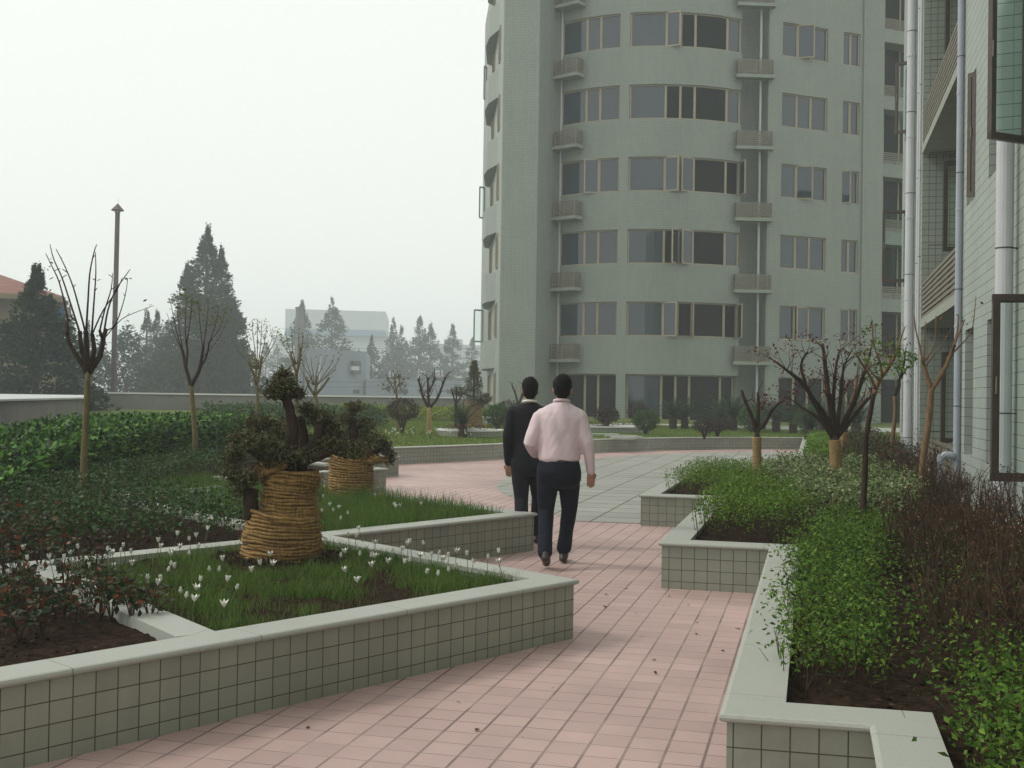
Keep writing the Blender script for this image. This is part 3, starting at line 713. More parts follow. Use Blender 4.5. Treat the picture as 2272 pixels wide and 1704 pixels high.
w = MB(); wx(BX, BX+1.6, 22.4, -.2, BT); w.face([q3(BX, 16.95, -.2), q3(BX, 16.95, BT), q3(BX+1.6, 16.95, BT), q3(BX+1.6, 16.95, -.2)]); wy(16.95, 22.4, -.2, BT, BX+1.6)
w.build('recess_wall', M['recess_tile'], RB)
for k, z in enumerate((.0, 2.86, 6.06, 9.26, 12.46, 15.66)):
    m = MB()
    m.box2(q3(BX-.012, 16.97, z if k else .0), q3(BX+1.58, 22.38, z+.15 if k else .2)); s_ = m.build('balcony_slab', M['slab'], RB)
    if k < 5:
        m = MB(); z0, z1 = (z+.19, z+.80) if k else (.26, .86)
        for j in range(8): m.box2(q3(BX+.01, 16.98, z0+(z1-z0)*j/7-.026), q3(BX+.035, 22.37, z0+(z1-z0)*j/7+.026))
        for y in (17.0, 18.3, 19.65, 21.0, 22.34): m.box2(q3(BX+.036, y-.02, z0-.05), q3(BX+.07, y+.02, z1))
        m.build('louvre_rail', M['rail'], s_)
# recess: dark door openings, brown sash and grey pipe
for k in range(5):
    z0 = .2 if k == 0 else 3.01+H*(k-1); m = MB()
    for yy in (17.6, 18.9, 20.2): m.box2(q3(BX+1.50, yy-.04, z0), q3(BX+1.58, yy+.04, z0+2.3))
    m.box2(q3(BX+1.50, 17.6, z0+2.25), q3(BX+1.58, 20.2, z0+2.33)); f_ = m.build('balcony_door', M['sash_dark'], RB)
    g = MB(); g.face([q3(BX+1.56, 20.2, z0), q3(BX+1.56, 17.6, z0), q3(BX+1.56, 17.6, z0+2.3), q3(BX+1.56, 20.2, z0+2.3)]); g.build('pane', M['glass_dark'], f_)
    # casement hanging open in the recess
    zs = FL[k]; m = MB(); yb = 20.5; x0, x1 = 2.08, 2.62
    for z in (zs+.03, zs+1.47): m.box2(q3(x0, yb-.025, z-.04), q3(x1, yb+.025, z+.04))
    for x in (x0+.03, x1-.03): m.box2(q3(x-.035, yb-.027, zs), q3(x+.035, yb+.027, zs+1.5))
    s_ = m.build('sash', M['sash_dark'], RB); g = MB(); g.face([q3(x0, yb, zs), q3(x1, yb, zs), q3(x1, yb, zs+1.5), q3(x0, yb, zs+1.5)]); g.build('pane', M['clear'], s_)
def sash(y, z0, z1, wd, yaw=0, hx=BX+.02):
    """casement standing out at right angles from the wall"""
    m = MB(); d = Vector((-math.cos(R(yaw)), math.sin(R(yaw)), 0)); o = Vector((hx, y, 0)); f = .058
    def p(t, z): v = o+d*t; return q3(v.x, v.y, z)
    for z in (z0+f/2, z1-f/2): m.bar(p(0, z), p(wd, z), .05, f)
    for t in (f/2, wd-f/2): m.box(p(t, (z0+z1)/2), (f, .051, z1-z0-.003), rz=-R(yaw))
    for z in (z0+f+.006, z1-f-.006): m.bar(p(f, z), p(wd-f, z), .03, .012)
    s_ = m.build('sash', M['sash_dark'], RB)
    g = MB(); g.face([p(f, z0+f), p(wd-f, z0+f), p(wd-f, z1-f), p(f, z1-f)]); g.build('pane', M['clear'], s_)
    h = MB(); h.tube([p(wd-.03, (z0+z1)/2-.05), Vector(p(wd-.03, (z0+z1)/2-.05))+Vector((0, -.05, 0)), Vector(p(wd-.03, (z0+z1)/2+.09))+Vector((0, -.06, 0))], .009, 6); h.build('handle', M['rail'], s_)
for y, k, wd, yaw in ((10.25, 0, .50, -6), (25.95, 1, .52, 0), (25.95, 2, .30, 20), (15.2, 1, .13, 50), (25.95, 3, .4, 0)):
    sash(y, FL[k]+.02, FL[k]+1.56, wd, yaw)
sash(11.65, FL[1]-.11, FL[1]+1.5, .50, -40)
for a, b in wins:
    for s0 in FL:
        m = MB()
        for z in (s0+.03, s0+1.57): m.box2(q3(BX+.10, a, z-.03), q3(BX+.16, b, z+.03))
        n = 2 if b-a < 1.3 else 3
        for i in range(n+1): y = a+.03+(b-a-.06)*i/n; m.box2(q3(BX+.098, y-.03, s0+.002), q3(BX+.162, y+.03, s0+1.598))
        f_ = m.build('window', M['sash_dark'], RB); g = MB(); g.face([q3(BX+.13, b, s0), q3(BX+.13, a, s0), q3(BX+.13, a, s0+1.6), q3(BX+.13, b, s0+1.6)]); g.build('pane', M['glass'], f_)
def pipe(x, y, r, mat, z0=.3, z1=BT, collar=1.6, c0=.9):
    m = MB(); m.tube([q3(x, y, z0), q3(x, y, z1)], r, 16)
    z = c0
    while z < z1: m.tube([q3(x, y, z), q3(x, y, z+.03)], r*1.12, 16); z += collar
    z = c0+.7
    o = m.build('rain_pipe', M[mat], RB, smooth=False)
    z = c0+.5
    while z < min(z1, 9.5):
        m = MB(); m.tube([q3(x, y, z), q3(x, y, z+.012)], r*1.06, 16); m.box2(q3(x, y-.012, z), q3(BX, y+.012, z+.012)); m.build('bracket', M['black'], o); z += collar
pipe(1.78, 12.02, .082, 'white_pipe'); pipe(1.80, 23.9, .085, 'white_pipe', c0=.3, collar=1.6); pipe(1.86, 22.85, .028, 'white_pipe', c0=.4); pipe(1.87, 22.6, .022, 'white_pipe', c0=.5)
pipe(1.85, 16.3, .045, 'grey_pipe', z0=.42, collar=1.55, c0=.95); pipe(2.42, 21.0, .05, 'grey_pipe', z0=.2, c0=.5)
m = MB(); a = [q3(1.85, 16.3, 1.0)]
m.tube([q3(1.84, 16.28, .78), q3(1.78, 16.28, .80), q3(1.70, 16.28, .80), q3(1.655, 16.28, .77), q3(1.64, 16.28, .70), q3(1.64, 16.28, .47), q3(1.66, 16.28, .40)], .052, 12); m.build('drain_elbow', M['grey_pipe'], RB, smooth=True)
m = MB(); m.box2(q3(1.66, 15.7, .30), q3(1.895, 16.2, .46)); m.build('drain_box', M['black'], RB)
m = MB(); m.prism([(1.74-BX, -3-17), (1.885-BX, -3-17), (1.885-BX, 10.2), (1.74-BX, 10.2)], -.1, .40); m.build('plinth', M['concrete'], RB)
#PART3
# ============================================================ PEOPLE
def ring_loft(b, rings, n=20, cap=True):
    """rings: (centre, rx, ry, [direction]) -> closed lofted surface in bmesh b"""
    loops = []
    for i, r in enumerate(rings):
        c = Vector(r[0]); rx, ry = r[1], r[2]
        a, bb = (Vector((1, 0, 0)), Vector((0, 1, 0))) if len(r) < 4 else r[3]
        loops.append([b.verts.new(c+a*math.cos(2*math.pi*k/n)*rx+bb*math.sin(2*math.pi*k/n)*ry) for k in range(n)])
    for i in range(len(loops)-1):
        for k in range(n): b.faces.new((loops[i][k], loops[i][(k+1) % n], loops[i+1][(k+1) % n], loops[i+1][k]))
    b.faces.new(loops[0][::-1]); b.faces.new(loops[-1])
def limb(b, pts, rad, n=14):
    pts = [Vector(p) for p in pts]; P = []; Rr = []
    for i in range(len(pts)-1):
        for j in range(4): t = j/4; P.append(pts[i].lerp(pts[i+1], t)); Rr.append(rad[i]*(1-t)+rad[i+1]*t)
    P.append(pts[-1]); Rr.append(rad[-1]); rings = []; prev = None
    for i, p in enumerate(P):
        d = (P[min(i+1, len(P)-1)]-P[max(i-1, 0)]).normalized()
        a = d.orthogonal().normalized() if prev is None else (prev-d*prev.dot(d)).normalized(); prev = a
        rings.append((p, Rr[i], Rr[i], (a, d.cross(a))))
    d0 = (P[1]-P[0]).normalized(); d1 = (P[-1]-P[-2]).normalized()
    a0, c0 = rings[0][3]; a1, c1 = rings[-1][3]
    rings = [(P[0]-d0*Rr[0]*.85, Rr[0]*.45, Rr[0]*.45, (a0, c0))]+rings+[(P[-1]+d1*Rr[-1]*.85, Rr[-1]*.45, Rr[-1]*.45, (a1, c1))]
    ring_loft(b, rings, n)
def ball(b, c, r, rot=None):
    mt = Matrix.Translation(c) @ (rot.to_4x4() if rot else Matrix()) @ Matrix.Diagonal((*r, 1)); bmesh.ops.create_uvsphere(b, u_segments=20, v_segments=14, radius=1, matrix=mt)
def hand(b, wr, dirv, palm_n, side):
    """palm, four unequal bent fingers and a thumb; dirv points down the hand"""
    d = Vector(dirv).normalized(); n = Vector(palm_n).normalized(); w = d.cross(n).normalized(); n = w.cross(d)
    wr = Vector(wr); ring_loft(b, [(wr, .026, .020, (w, n)), (wr+d*.03, .034, .018, (w, n)), (wr+d*.06, .040, .016, (w, n)), (wr+d*.088, .038, .013, (w, n))], 12)
    for i, L in enumerate((.066, .076, .071, .055)):
        o = wr+d*.082+w*(.029-.0195*i)*side; a = o+d*L*.45+n*.004; c = a+(d*.94+n*.34).normalized()*L*.32; e = c+(d*.8+n*.6).normalized()*L*.25
        limb(b, [o, a, c, e], [.0092, .0085, .0078, .0068], 8)
    o = wr+d*.022+w*.026*side; limb(b, [o, o+(d*.6+w*side*.55+n*.3).normalized()*.035, o+(d*.9+w*side*.3+n*.5).normalized()*.07], [.012, .0105, .008], 8)
def remesh(b, name, mat, parent, vox, smooth=3, wr=0, wscale=9):
    me = bpy.data.meshes.new(name); b.to_mesh(me); b.free(); o = link(name, me)
    md = o.modifiers.new('r', 'REMESH'); md.mode = 'VOXEL'; md.voxel_size = vox
    sm = o.modifiers.new('s', 'SMOOTH'); sm.factor = .6; sm.iterations = smooth
    dg = bpy.context.evaluated_depsgraph_get(); ev = o.evaluated_get(dg); m2 = bpy.data.meshes.new_from_object(ev)
    bpy.data.objects.remove(o); m2.materials.clear(); m2.materials.append(mat); m2.polygons.foreach_set('use_smooth', [True]*len(m2.polygons))
    if wr:                      # cloth folds as real relief
        m2.update()
        nr = [tuple(v.normal) for v in m2.vertices]
        for v, q in zip(m2.vertices, nr):
            c = v.co; k = noise.noise(Vector((c.x*wscale*1.5+c.z*3, c.y*wscale*.6, c.z*wscale*.45)))+.45*noise.noise(Vector((c.x*wscale*2.6-c.z*11, c.y*9, c.z*wscale*1.0)))
            v.co = c+Vector(q)*k*wr
    m2.name = name; return link(name, m2, parent)
def person(root, c):
    b = bmesh.new()             # the body: one continuous surface
    hx, hz = c['head']
    ring_loft(b, [((0, 0, .90), .15, .11), ((0, 0, 1.0), .14, .10), ((0, 0, 1.2), .16, .105), ((0, 0, 1.33), .165, .10), ((0, 0, 1.40), .10, .075), ((hx*.5, .0, 1.45), .062, .062), ((hx, .005, hz-.09), .056, .06), ((hx, .01, hz-.05), .055, .065)])
    ball(b, (hx, .008, hz), (.074, .094, .112)); ball(b, (hx, .045, hz-.045), (.055, .05, .06))
    ball(b, (hx, .104, hz-.012), (.011, .016, .026)); ball(b, (hx, .092, hz-.058), (.024, .012, .008)); ball(b, (hx, .088, hz+.022), (.055, .014, .010))
    for s_ in (-1, 1):
        ball(b, (hx+s_*.079, -.002, hz-.012), (.010, .020, .032)); ball(b, (hx+s_*.028, .088, hz+.004), (.013, .01, .008))
    for leg in c['legs']: limb(b, leg, [.085, .06, .045])
    for k, arm in enumerate(c['arms']):
        limb(b, arm[:3], [.048, .038, .026]); d = Vector(arm[3])-Vector(arm[2]); hand(b, arm[2], d, (0.3 if k == 0 else -.3, 1, 0), -1 if k == 0 else 1)
    body = remesh(b, 'body', M['skin'], root, .005, 2)
    b = bmesh.new()             # hair
    ball(b, (hx, -.006, hz+.034), (.085, .104, .101)); ball(b, (hx, -.042, hz-.016), (.072, .062, .080))
    remesh(b, 'hair', M['hair'], root, .007, 1, .006, 34)
    b = bmesh.new(); t = c['torso']; ring_loft(b, t, 28)
    for k, arm in enumerate(c['arms']): limb(b, arm[:3], c['sleeve'][k])
    top = remesh(b, c['topname'], M[c['topmat']], root, .010, 6, c['fold'], 9)
    b = bmesh.new(); ring_loft(b, c['hips'], 28)
    for leg in c['legs']:
        L = [Vector(p) for p in leg]; hem = L[2].copy(); limb(b, [L[0], L[0].lerp(L[1], .5), L[1], L[1].lerp(hem, .55), hem], c['legr'])
    remesh(b, 'trousers', M[c['legmat']], root, .010, 3, .004, 8)
    for (an, toe) in c['feet']:
        an, toe = Vector(an), Vector(toe); d = (toe-an); b = bmesh.new(); heel = an-d.normalized()*.045-Vector((0, 0, .045)) if abs(d.z) < .08 else an+Vector((0, -.03, -.03))
        limb(b, [heel, heel.lerp(toe, .5)+Vector((0, 0, .012)), toe], [.036, .042, .036]); ball(b, an-Vector((0, 0, .01)), (.038, .045, .05))
        remesh(b, 'shoe', M['shoe'], root, .008, 2)
    if 'collar' in c:
        b = bmesh.new(); z = c['collar'][1]
        n = 28
        pts = [(hx*.7+.066*math.cos(2*math.pi*k/n), .068*math.sin(2*math.pi*k/n)-.002, z-.012*math.sin(2*math.pi*k/n)) for k in range(n+1)]
        limb(b, pts, [.014]*len(pts), 8)
        for p in (0,): pass
        remesh(b, 'collar', M[c['collar'][0]], root, .007, 2)
    if 'belt' in c:
        m = MB(); n = 28; z, rx, ry = c['belt']
        for k in range(n):
            a0, a1 = 2*math.pi*k/n, 2*math.pi*(k+1)/n; m.face([(rx*math.cos(a0), ry*math.sin(a0), z-.016), (rx*math.cos(a1), ry*math.sin(a1), z-.016), (rx*math.cos(a1), ry*math.sin(a1), z+.016), (rx*math.cos(a0), ry*math.sin(a0), z+.016)])
        m.build('belt', M['black'], root)
p = empty('person', (-2.16, 9.97, 0), R(12.2), 'man in pink shirt and navy trousers walking away on the path', 'person')
person(p, dict(head=(.018, 1.572), topname='shirt', topmat='pink', legmat='navy', fold=.009,
    torso=[((0, 0, .925), .172, .125), ((0, 0, .955), .192, .142), ((-.002, 0, 1.02), .188, .142), ((-.003, 0, 1.10), .186, .138), ((-.002, 0, 1.22), .196, .136), ((0, 0, 1.31), .215, .125), ((.0, 0, 1.365), .202, .108), ((.004, 0, 1.405), .150, .09), ((.01, 0, 1.445), .085, .075), ((.012, 0, 1.462), .068, .066)],
    arms=[[(-.170, 0, 1.330), (-.258, -.03, 1.09), (-.222, .17, .985), (-.20, .25, .95)], [(.168, 0, 1.330), (.246, -.03, 1.10), (.278, .035, .845), (.283, .05, .75)]],
    sleeve=[[.073, .066, .045], [.072, .060, .040]],
    legs=[[(-.095, 0, .88), (-.112, .03, .49), (-.112, -.20, .14)], [(.09, 0, .88), (.095, .12, .50), (.052, .26, .12)]],
    hips=[((0, 0, .70), .14, .10), ((0, 0, .76), .195, .13), ((0, -.01, .84), .198, .148), ((0, 0, .90), .185, .140), ((0, 0, .955), .172, .128)],
    legr=[.102, .094, .072, .064, .066], feet=[((-.108, -.23, .14), (-.10, -.08, .045)), ((.048, .25, .08), (.062, .45, .04))],
    collar=('pink', 1.462), belt=(.945, .176, .131)))
sp = at(1174, 1000, 11.5)
p = empty('person', (sp.x, sp.y, 0), R(13), 'man in a black suit walking ahead of the pink-shirted man', 'person')
person(p, dict(head=(.0, 1.565), topname='suit_jacket', topmat='suit', legmat='suit', fold=.004,
    torso=[((0, 0, .76), .175, .125), ((0, 0, .85), .178, .130), ((0, 0, .95), .166, .122), ((0, 0, 1.05), .160, .118), ((0, 0, 1.20), .176, .122), ((0, 0, 1.32), .198, .115), ((0, 0, 1.38), .175, .10), ((0, 0, 1.42), .10, .08), ((0, 0, 1.44), .072, .068)],
    arms=[[(-.165, 0, 1.345), (-.212, -.04, 1.08), (-.205, .02, .835), (-.20, .04, .74)], [(.165, 0, 1.345), (.215, -.02, 1.08), (.20, .10, .85), (.20, .13, .77)]],
    sleeve=[[.066, .056, .042], [.066, .056, .042]],
    legs=[[(-.085, 0, .86), (-.07, -.02, .48), (-.06, -.20, .14)], [(.085, 0, .86), (.10, .12, .48), (.08, .28, .12)]],
    hips=[((0, 0, .70), .13, .10), ((0, 0, .78), .170, .12), ((0, 0, .86), .170, .125), ((0, 0, .95), .150, .115)],
    legr=[.100, .092, .070, .068, .072], feet=[((-.06, -.20, .12), (-.05, -.05, .04)), ((.08, .26, .08), (.085, .45, .04))],
    collar=('petal', 1.445)))

# ============================================================ TREES WITH BARE BRANCHES
def W2(root, x, y, d, dd=0): return pd(x, y, d+dd)-root.location
def spline(P, k=3):
    out = []
    for i in range(len(P)-1):
        p0, p1, p2, p3 = P[max(i-1, 0)], P[i], P[i+1], P[min(i+2, len(P)-1)]
        for j in range(k):
            t = j/k; out.append(.5*((2*p1)+(p2-p0)*t+(2*p0-5*p1+4*p2-p3)*t*t+(3*p1-p0-3*p2+p3)*t**3))
    out.append(P[-1]); return out
def bare_tree(label, d, trunk, r0, arms, whips=(), mats=('bark', 'bark_dark'), leaf=None, wrap=None, group=None, name='bare_tree', cat='tree', nleaf=0, lsize=.04, leafpts=None, twigs=0, tw=.25):
    bx, by = trunk[0]; base = pd(bx, by, d); base.z = SZ-.02 if base.z > SZ-.3 else base.z
    root = empty(name, base, 0, label, cat, group); sc = d/2560*S
    m = MB(); P = [W2(root, x, y, d) for x, y in trunk]; P[0] = Vector((P[0].x, P[0].y, -.03)); P = spline(P)
    n = len(P); m.tube(P, [r0*(1.15-.35*i/(n-1)) for i in range(n)], 9, wob=.05); m.build('trunk', M[mats[0]], root, smooth=True)
    m = MB(); tips = []
    for arm in arms:                    # (points, start radius, end radius, depth drift)
        pts, ra, rb = arm[:3]; dr = arm[3] if len(arm) > 3 else random.uniform(-.5, .5)
        Q = spline([W2(root, x, y, d, dr*i/(len(pts)-1)*.5) for i, (x, y) in enumerate(pts)]); k = len(Q)
        m.tube(Q, [ra+(rb-ra)*i/(k-1) for i in range(k)], 7, wob=.12); tips.append(Q)
        for _ in range(twigs):
            i = random.randint(k//3, k-1); q = Q[i]; dv = (Q[min(i+1, k-1)]-Q[max(i-1, 0)]).normalized(); s_ = Vector((random.gauss(0, 1), random.gauss(0, 1), abs(random.gauss(0, .8)))).normalized()
            L = tw*random.uniform(.4, 1.1); e = q+(dv*.5+s_*.8).normalized()*L; f = q.lerp(e, .5)+Vector((random.gauss(0, .02), 0, random.gauss(.02, .02)))
            m.tube([q, f, e], [rb*.5, rb*.38, rb*.2], 4); tips.append([f, e])
    m.build('branches_or_core', M[mats[1]], root, smooth=True)
    if whips:
        m = MB()
        for pts, ra in whips:
            dr = random.uniform(-.9, .9); Q = spline([W2(root, x, y, d, dr*i/(len(pts)-1)*.5) for i, (x, y) in enumerate(pts)]); k = len(Q)
            m.tube(Q, [ra*(1-.65*i/(k-1)) for i in range(k)], 5); tips.append(Q)
            for i in range(2, k-1, 2):
                if random.random() < .5: q = Q[i]; m.tube([q, q+Vector((random.gauss(0, .03), random.gauss(0, .03), .03))], [ra*.5, ra*.3], 4)
        m.build('shoots', M[mats[1]], root, smooth=True)
    if leaf:
        C = []
        src = tips if leafpts is None else None
        for _ in range(nleaf):
            if src: Q = random.choice(src); q = Q[random.randint(len(Q)//2, len(Q)-1)]
            else: x, y, rr = random.choice(leafpts); q = W2(root, x+random.gauss(0, rr), y+random.gauss(0, rr), d, random.gauss(0, .15))
            C.append(tuple(q+Vector((random.gauss(0, lsize*.8), random.gauss(0, lsize*.8), random.gauss(0, lsize*.8)))))
        o = link('foliage', leaf_mesh('foliage', C, lsize, M[leaf], upw=.4), root)
    if wrap:
        x0, y0, x1, y1, rw = wrap; a, b_ = W2(root, x0, y0, d), W2(root, x1, y1, d); L = (b_-a).length; turns = int(L/.02); pts = []
        for i in range(turns*8+1):
            t = i/(turns*8); an = i/8*2*math.pi; c = a.lerp(b_, t); r = rw*(1+.10*noise.noise(Vector((t*9, 1, d)))+random.uniform(-.03, .03)); pts.append(c+Vector((math.cos(an)*r, math.sin(an)*r, 0)))
        m = MB(); m.tube(pts, .012, 5); m.tube([a, b_], rw, 10); m.build('rope_wrap', M['rope_pale'], root, smooth=True)
    return root
G1 = 'bare young trees in the left bed'
bare_tree('tall pollarded bare tree with long whip shoots beside the block', 11.75, [(180, 1094), (181, 1000), (186, 900), (190, 803)], .034,
    [([(190, 808), (168, 772), (148, 738), (146, 706)], .028, .016), ([(190, 805), (176, 752), (172, 716)], .028, .022), ([(190, 803), (187, 745), (185, 715)], .030, .024), ([(190, 805), (203, 760), (199, 722)], .026, .02),
     ([(192, 806), (216, 768), (224, 728), (229, 712)], .032, .022), ([(146, 722), (141, 700), (150, 690)], .018, .010), ([(224, 735), (215, 715)], .02, .014)],
    [([(146, 706), (143, 672), (128, 610), (112, 575), (99, 548)], .011), ([(172, 718), (152, 655), (134, 600), (116, 560), (108, 528)], .011), ([(184, 716), (172, 670), (158, 620), (140, 575), (121, 538)], .011),
     ([(186, 716), (190, 650), (194, 590), (203, 545), (209, 528)], .012), ([(198, 722), (203, 650), (207, 590), (206, 545)], .011), ([(215, 716), (226, 670), (240, 625), (243, 590)], .010), ([(225, 716), (233, 670), (248, 630), (268, 600), (281, 582)], .011),
     ([(200, 720), (222, 672), (252, 628), (264, 600)], .009), ([(229, 714), (250, 700), (270, 640), (276, 600)], .008), ([(228, 728), (262, 690), (300, 672), (333, 660)], .006)], group=G1, leaf='leaf_dry', nleaf=14, lsize=.05,
    leafpts=[(100, 570, 5), (206, 600, 6), (325, 663, 6), (280, 600, 4)])
bare_tree('bare tree with thin leafy crown standing at the hedge front', 17.7, [(423, 1014), (421, 930), (416, 870), (413, 832)], .040,
    [([(413, 835), (402, 795), (396, 765), (390, 745)], .030, .018), ([(413, 833), (430, 800), (437, 765), (440, 745)], .034, .018), ([(430, 800), (446, 770), (452, 740)], .02, .012), ([(402, 795), (405, 760), (402, 735)], .02, .012)],
    [([(392, 755), (380, 710), (372, 670), (368, 652)], .009), ([(394, 752), (386, 700), (382, 660)], .009), ([(402, 742), (400, 690), (404, 640)], .010), ([(404, 742), (410, 700), (416, 640)], .010), ([(402, 745), (412, 690), (414, 650)], .009),
     ([(438, 750), (432, 700), (428, 650)], .009), ([(440, 748), (446, 700), (450, 655)], .010), ([(452, 742), (466, 700), (472, 662)], .009), ([(450, 742), (474, 710), (487, 664)], .009), ([(440, 770), (470, 735), (492, 690)], .007), ([(396, 765), (376, 720), (360, 675)], .007)],
    mats=('bark', 'bark_dark'), leaf='leaf_spring', nleaf=260, lsize=.05, leafpts=[(404, 650, 9), (418, 648, 9), (430, 655, 10), (447, 675, 14), (470, 672, 10), (452, 700, 12), (440, 690, 14), (475, 690, 8), (390, 680, 10), (410, 670, 10)], group=G1)
def whipset(fx, fy, tops, r, spread=.4):
    out = []
    for tx, ty in tops:
        mx, my = fx+(tx-fx)*.55+random.uniform(-3, 3), fy+(ty-fy)*.42; out.append(([(fx+(tx-fx)*.1, fy-3), (mx, my), (tx+(fx-tx)*.1, ty+(fy-ty)*.25), (tx, ty)], r))
    return out
bare_tree('slim bare tree with pale leafy tips behind the hedge', 24.0, [(556, 905), (556, 860), (555, 830)], .038, [([(555, 832), (545, 800), (535, 780)], .035, .022), ([(555, 830), (562, 800), (566, 770)], .035, .022), ([(552, 825), (553, 790), (550, 765)], .03, .018)],
    whipset(555, 800, [(500, 725), (518, 720), (530, 702), (545, 690), (556, 688), (566, 690), (576, 700), (590, 715), (600, 712)], .012), mats=('bark', 'bark'), leaf='leaf_spring', nleaf=200, lsize=.055, leafpts=[(530, 715, 10), (560, 700, 10), (556, 720, 12), (575, 712, 9), (598, 716, 5), (545, 740, 12), (570, 740, 12)], group=G1)
bare_tree('slim bare tree right above the bonsai crown', 23.0, [(641, 905), (640, 850), (641, 800)], .034, [([(641, 810), (632, 780), (628, 760)], .03, .018), ([(641, 806), (648, 775), (650, 750)], .03, .018)],
    whipset(641, 790, [(607, 725), (618, 720), (630, 712), (645, 708), (655, 720), (664, 740)], .011), mats=('bark', 'bark'), leaf='leaf_spring', nleaf=120, lsize=.05, group=G1)
bare_tree('wide forked bare tree in front of the parapet, right of the bonsai', 25.0, [(690, 905), (686, 880), (680, 853)], .042, [([(680, 855), (668, 835), (660, 815)], .036, .02), ([(680, 853), (683, 830), (684, 812)], .033, .02), ([(682, 853), (700, 832), (712, 815)], .033, .018)],
    whipset(680, 835, [(652, 775), (660, 762), (672, 770), (690, 765), (702, 768), (722, 765), (736, 762), (726, 790), (648, 790)], .012), mats=('bark', 'bark'), leaf='leaf_spring', nleaf=50, lsize=.05, group=G1)
bare_tree('small leafy sapling behind the purple bush by the parapet', 33.0, [(860, 900), (858, 870), (855, 840)], .035, [([(855, 850), (845, 830), (838, 815)], .02, .01), ([(856, 845), (862, 825), (866, 808)], .02, .01), ([(855, 840), (853, 815), (850, 800)], .02, .01)],
    mats=('bark_warm', 'bark_warm'), leaf='leaf_bonsai', nleaf=260, lsize=.08, leafpts=[(838, 828, 6), (850, 812, 7), (863, 818, 6), (868, 835, 5), (845, 840, 6)], group='small trees on the far lawn')
bare_tree('pollarded tree with straw-wrapped trunk and dark forked arms on the lawn', 32.0, [(926, 930), (927, 905), (927, 880)], .065, [([(927, 884), (915, 860), (908, 835), (903, 818)], .045, .028), ([(927, 880), (925, 850), (924, 815)], .045, .028), ([(929, 880), (945, 860), (955, 835), (962, 815)], .045, .025), ([(925, 850), (935, 830), (940, 818)], .03, .02)],
    mats=('rope_pale', 'bark_dark'), twigs=9, tw=.35, leaf='leaf_crimson', nleaf=120, lsize=.05, group='small trees on the far lawn')
bare_tree('small bare tree with upright twigs beside the suited man', 36.0, [(1122, 905), (1122, 885), (1120, 872)], .05, [([(1120, 876), (1113, 850), (1106, 832)], .04, .02), ([(1121, 874), (1128, 850), (1132, 828)], .04, .02), ([(1127, 860), (1138, 840), (1140, 832)], .025, .015)], mats=('bark_dark', 'bark_dark'), twigs=3, group='small trees on the far lawn')
bare_tree('thin bare tree just left of the cycad', 33.0, [(985, 905), (985, 885), (984, 870)], .045, [([(984, 872), (978, 850), (974, 838)], .03, .015), ([(985, 872), (986, 850), (985, 832)], .03, .015), ([(985, 874), (994, 860), (1000, 850)], .03, .015)], mats=('bark_dark', 'bark_dark'), twigs=2, group='small trees on the far lawn')
G2 = 'pruned trees in the right-hand bed'
bare_tree('pruned tree with three dark prongs above a straw-wrapped trunk', 16.07, [(1635, 1048), (1635, 1000), (1635, 925)], .044, [([(1634, 932), (1622, 895), (1610, 868), (1602, 843)], .036, .018), ([(1635, 928), (1638, 885), (1637, 848)], .036, .020), ([(1636, 930), (1654, 912), (1662, 895), (1668, 885), (1688, 866), (1700, 852)], .032, .014)],
    mats=('bark_dark', 'bark_dark'), wrap=(1636, 1050, 1635, 945, .052), leaf='leaf_crimson', nleaf=60, lsize=.05, leafpts=[(1645, 862, 8), (1660, 870, 6), (1650, 880, 7)], group=G2, twigs=2)
bare_tree('bushy pruned tree with crimson leaves over a thick straw-wrapped trunk', 13.33, [(1812, 1090), (1806, 1000), (1803, 940)], .060,
    [([(1803, 948), (1785, 905), (1762, 870), (1735, 830), (1700, 800), (1673, 780)], .042, .010), ([(1803, 944), (1796, 890), (1786, 830), (1782, 780), (1776, 742)], .045, .016), ([(1804, 944), (1812, 890), (1818, 830), (1822, 790)], .035, .012),
     ([(1806, 945), (1830, 900), (1852, 850), (1868, 800), (1880, 760)], .04, .012), ([(1803, 950), (1775, 900), (1748, 850), (1730, 790), (1745, 760)], .03, .010), ([(1806, 948), (1840, 905), (1868, 870), (1890, 850)], .03, .010), ([(1800, 945), (1770, 905), (1740, 885), (1715, 868)], .03, .008),
     ([(1804, 944), (1800, 870), (1805, 800), (1812, 760)], .03, .010)],
    mats=('bark_dark', 'bark_dark'), wrap=(1812, 1092, 1803, 952, .062), leaf='leaf_crimson', nleaf=700, lsize=.042, group=G2, twigs=11, tw=.42)
bare_tree('thin dark tree behind, its trunk wrapped in straw rope', 21.8, [(1825, 1003), (1823, 960), (1822, 930)], .06, [([(1822, 935), (1812, 890), (1818, 840)], .04, .015), ([(1822, 932), (1835, 880), (1850, 830), (1852, 800)], .04, .015), ([(1823, 932), (1850, 890), (1872, 840)], .035, .012)],
    mats=('bark_dark', 'bark_warm'), wrap=(1826, 1005, 1822, 935, .085), group=G2, twigs=8, tw=.5)
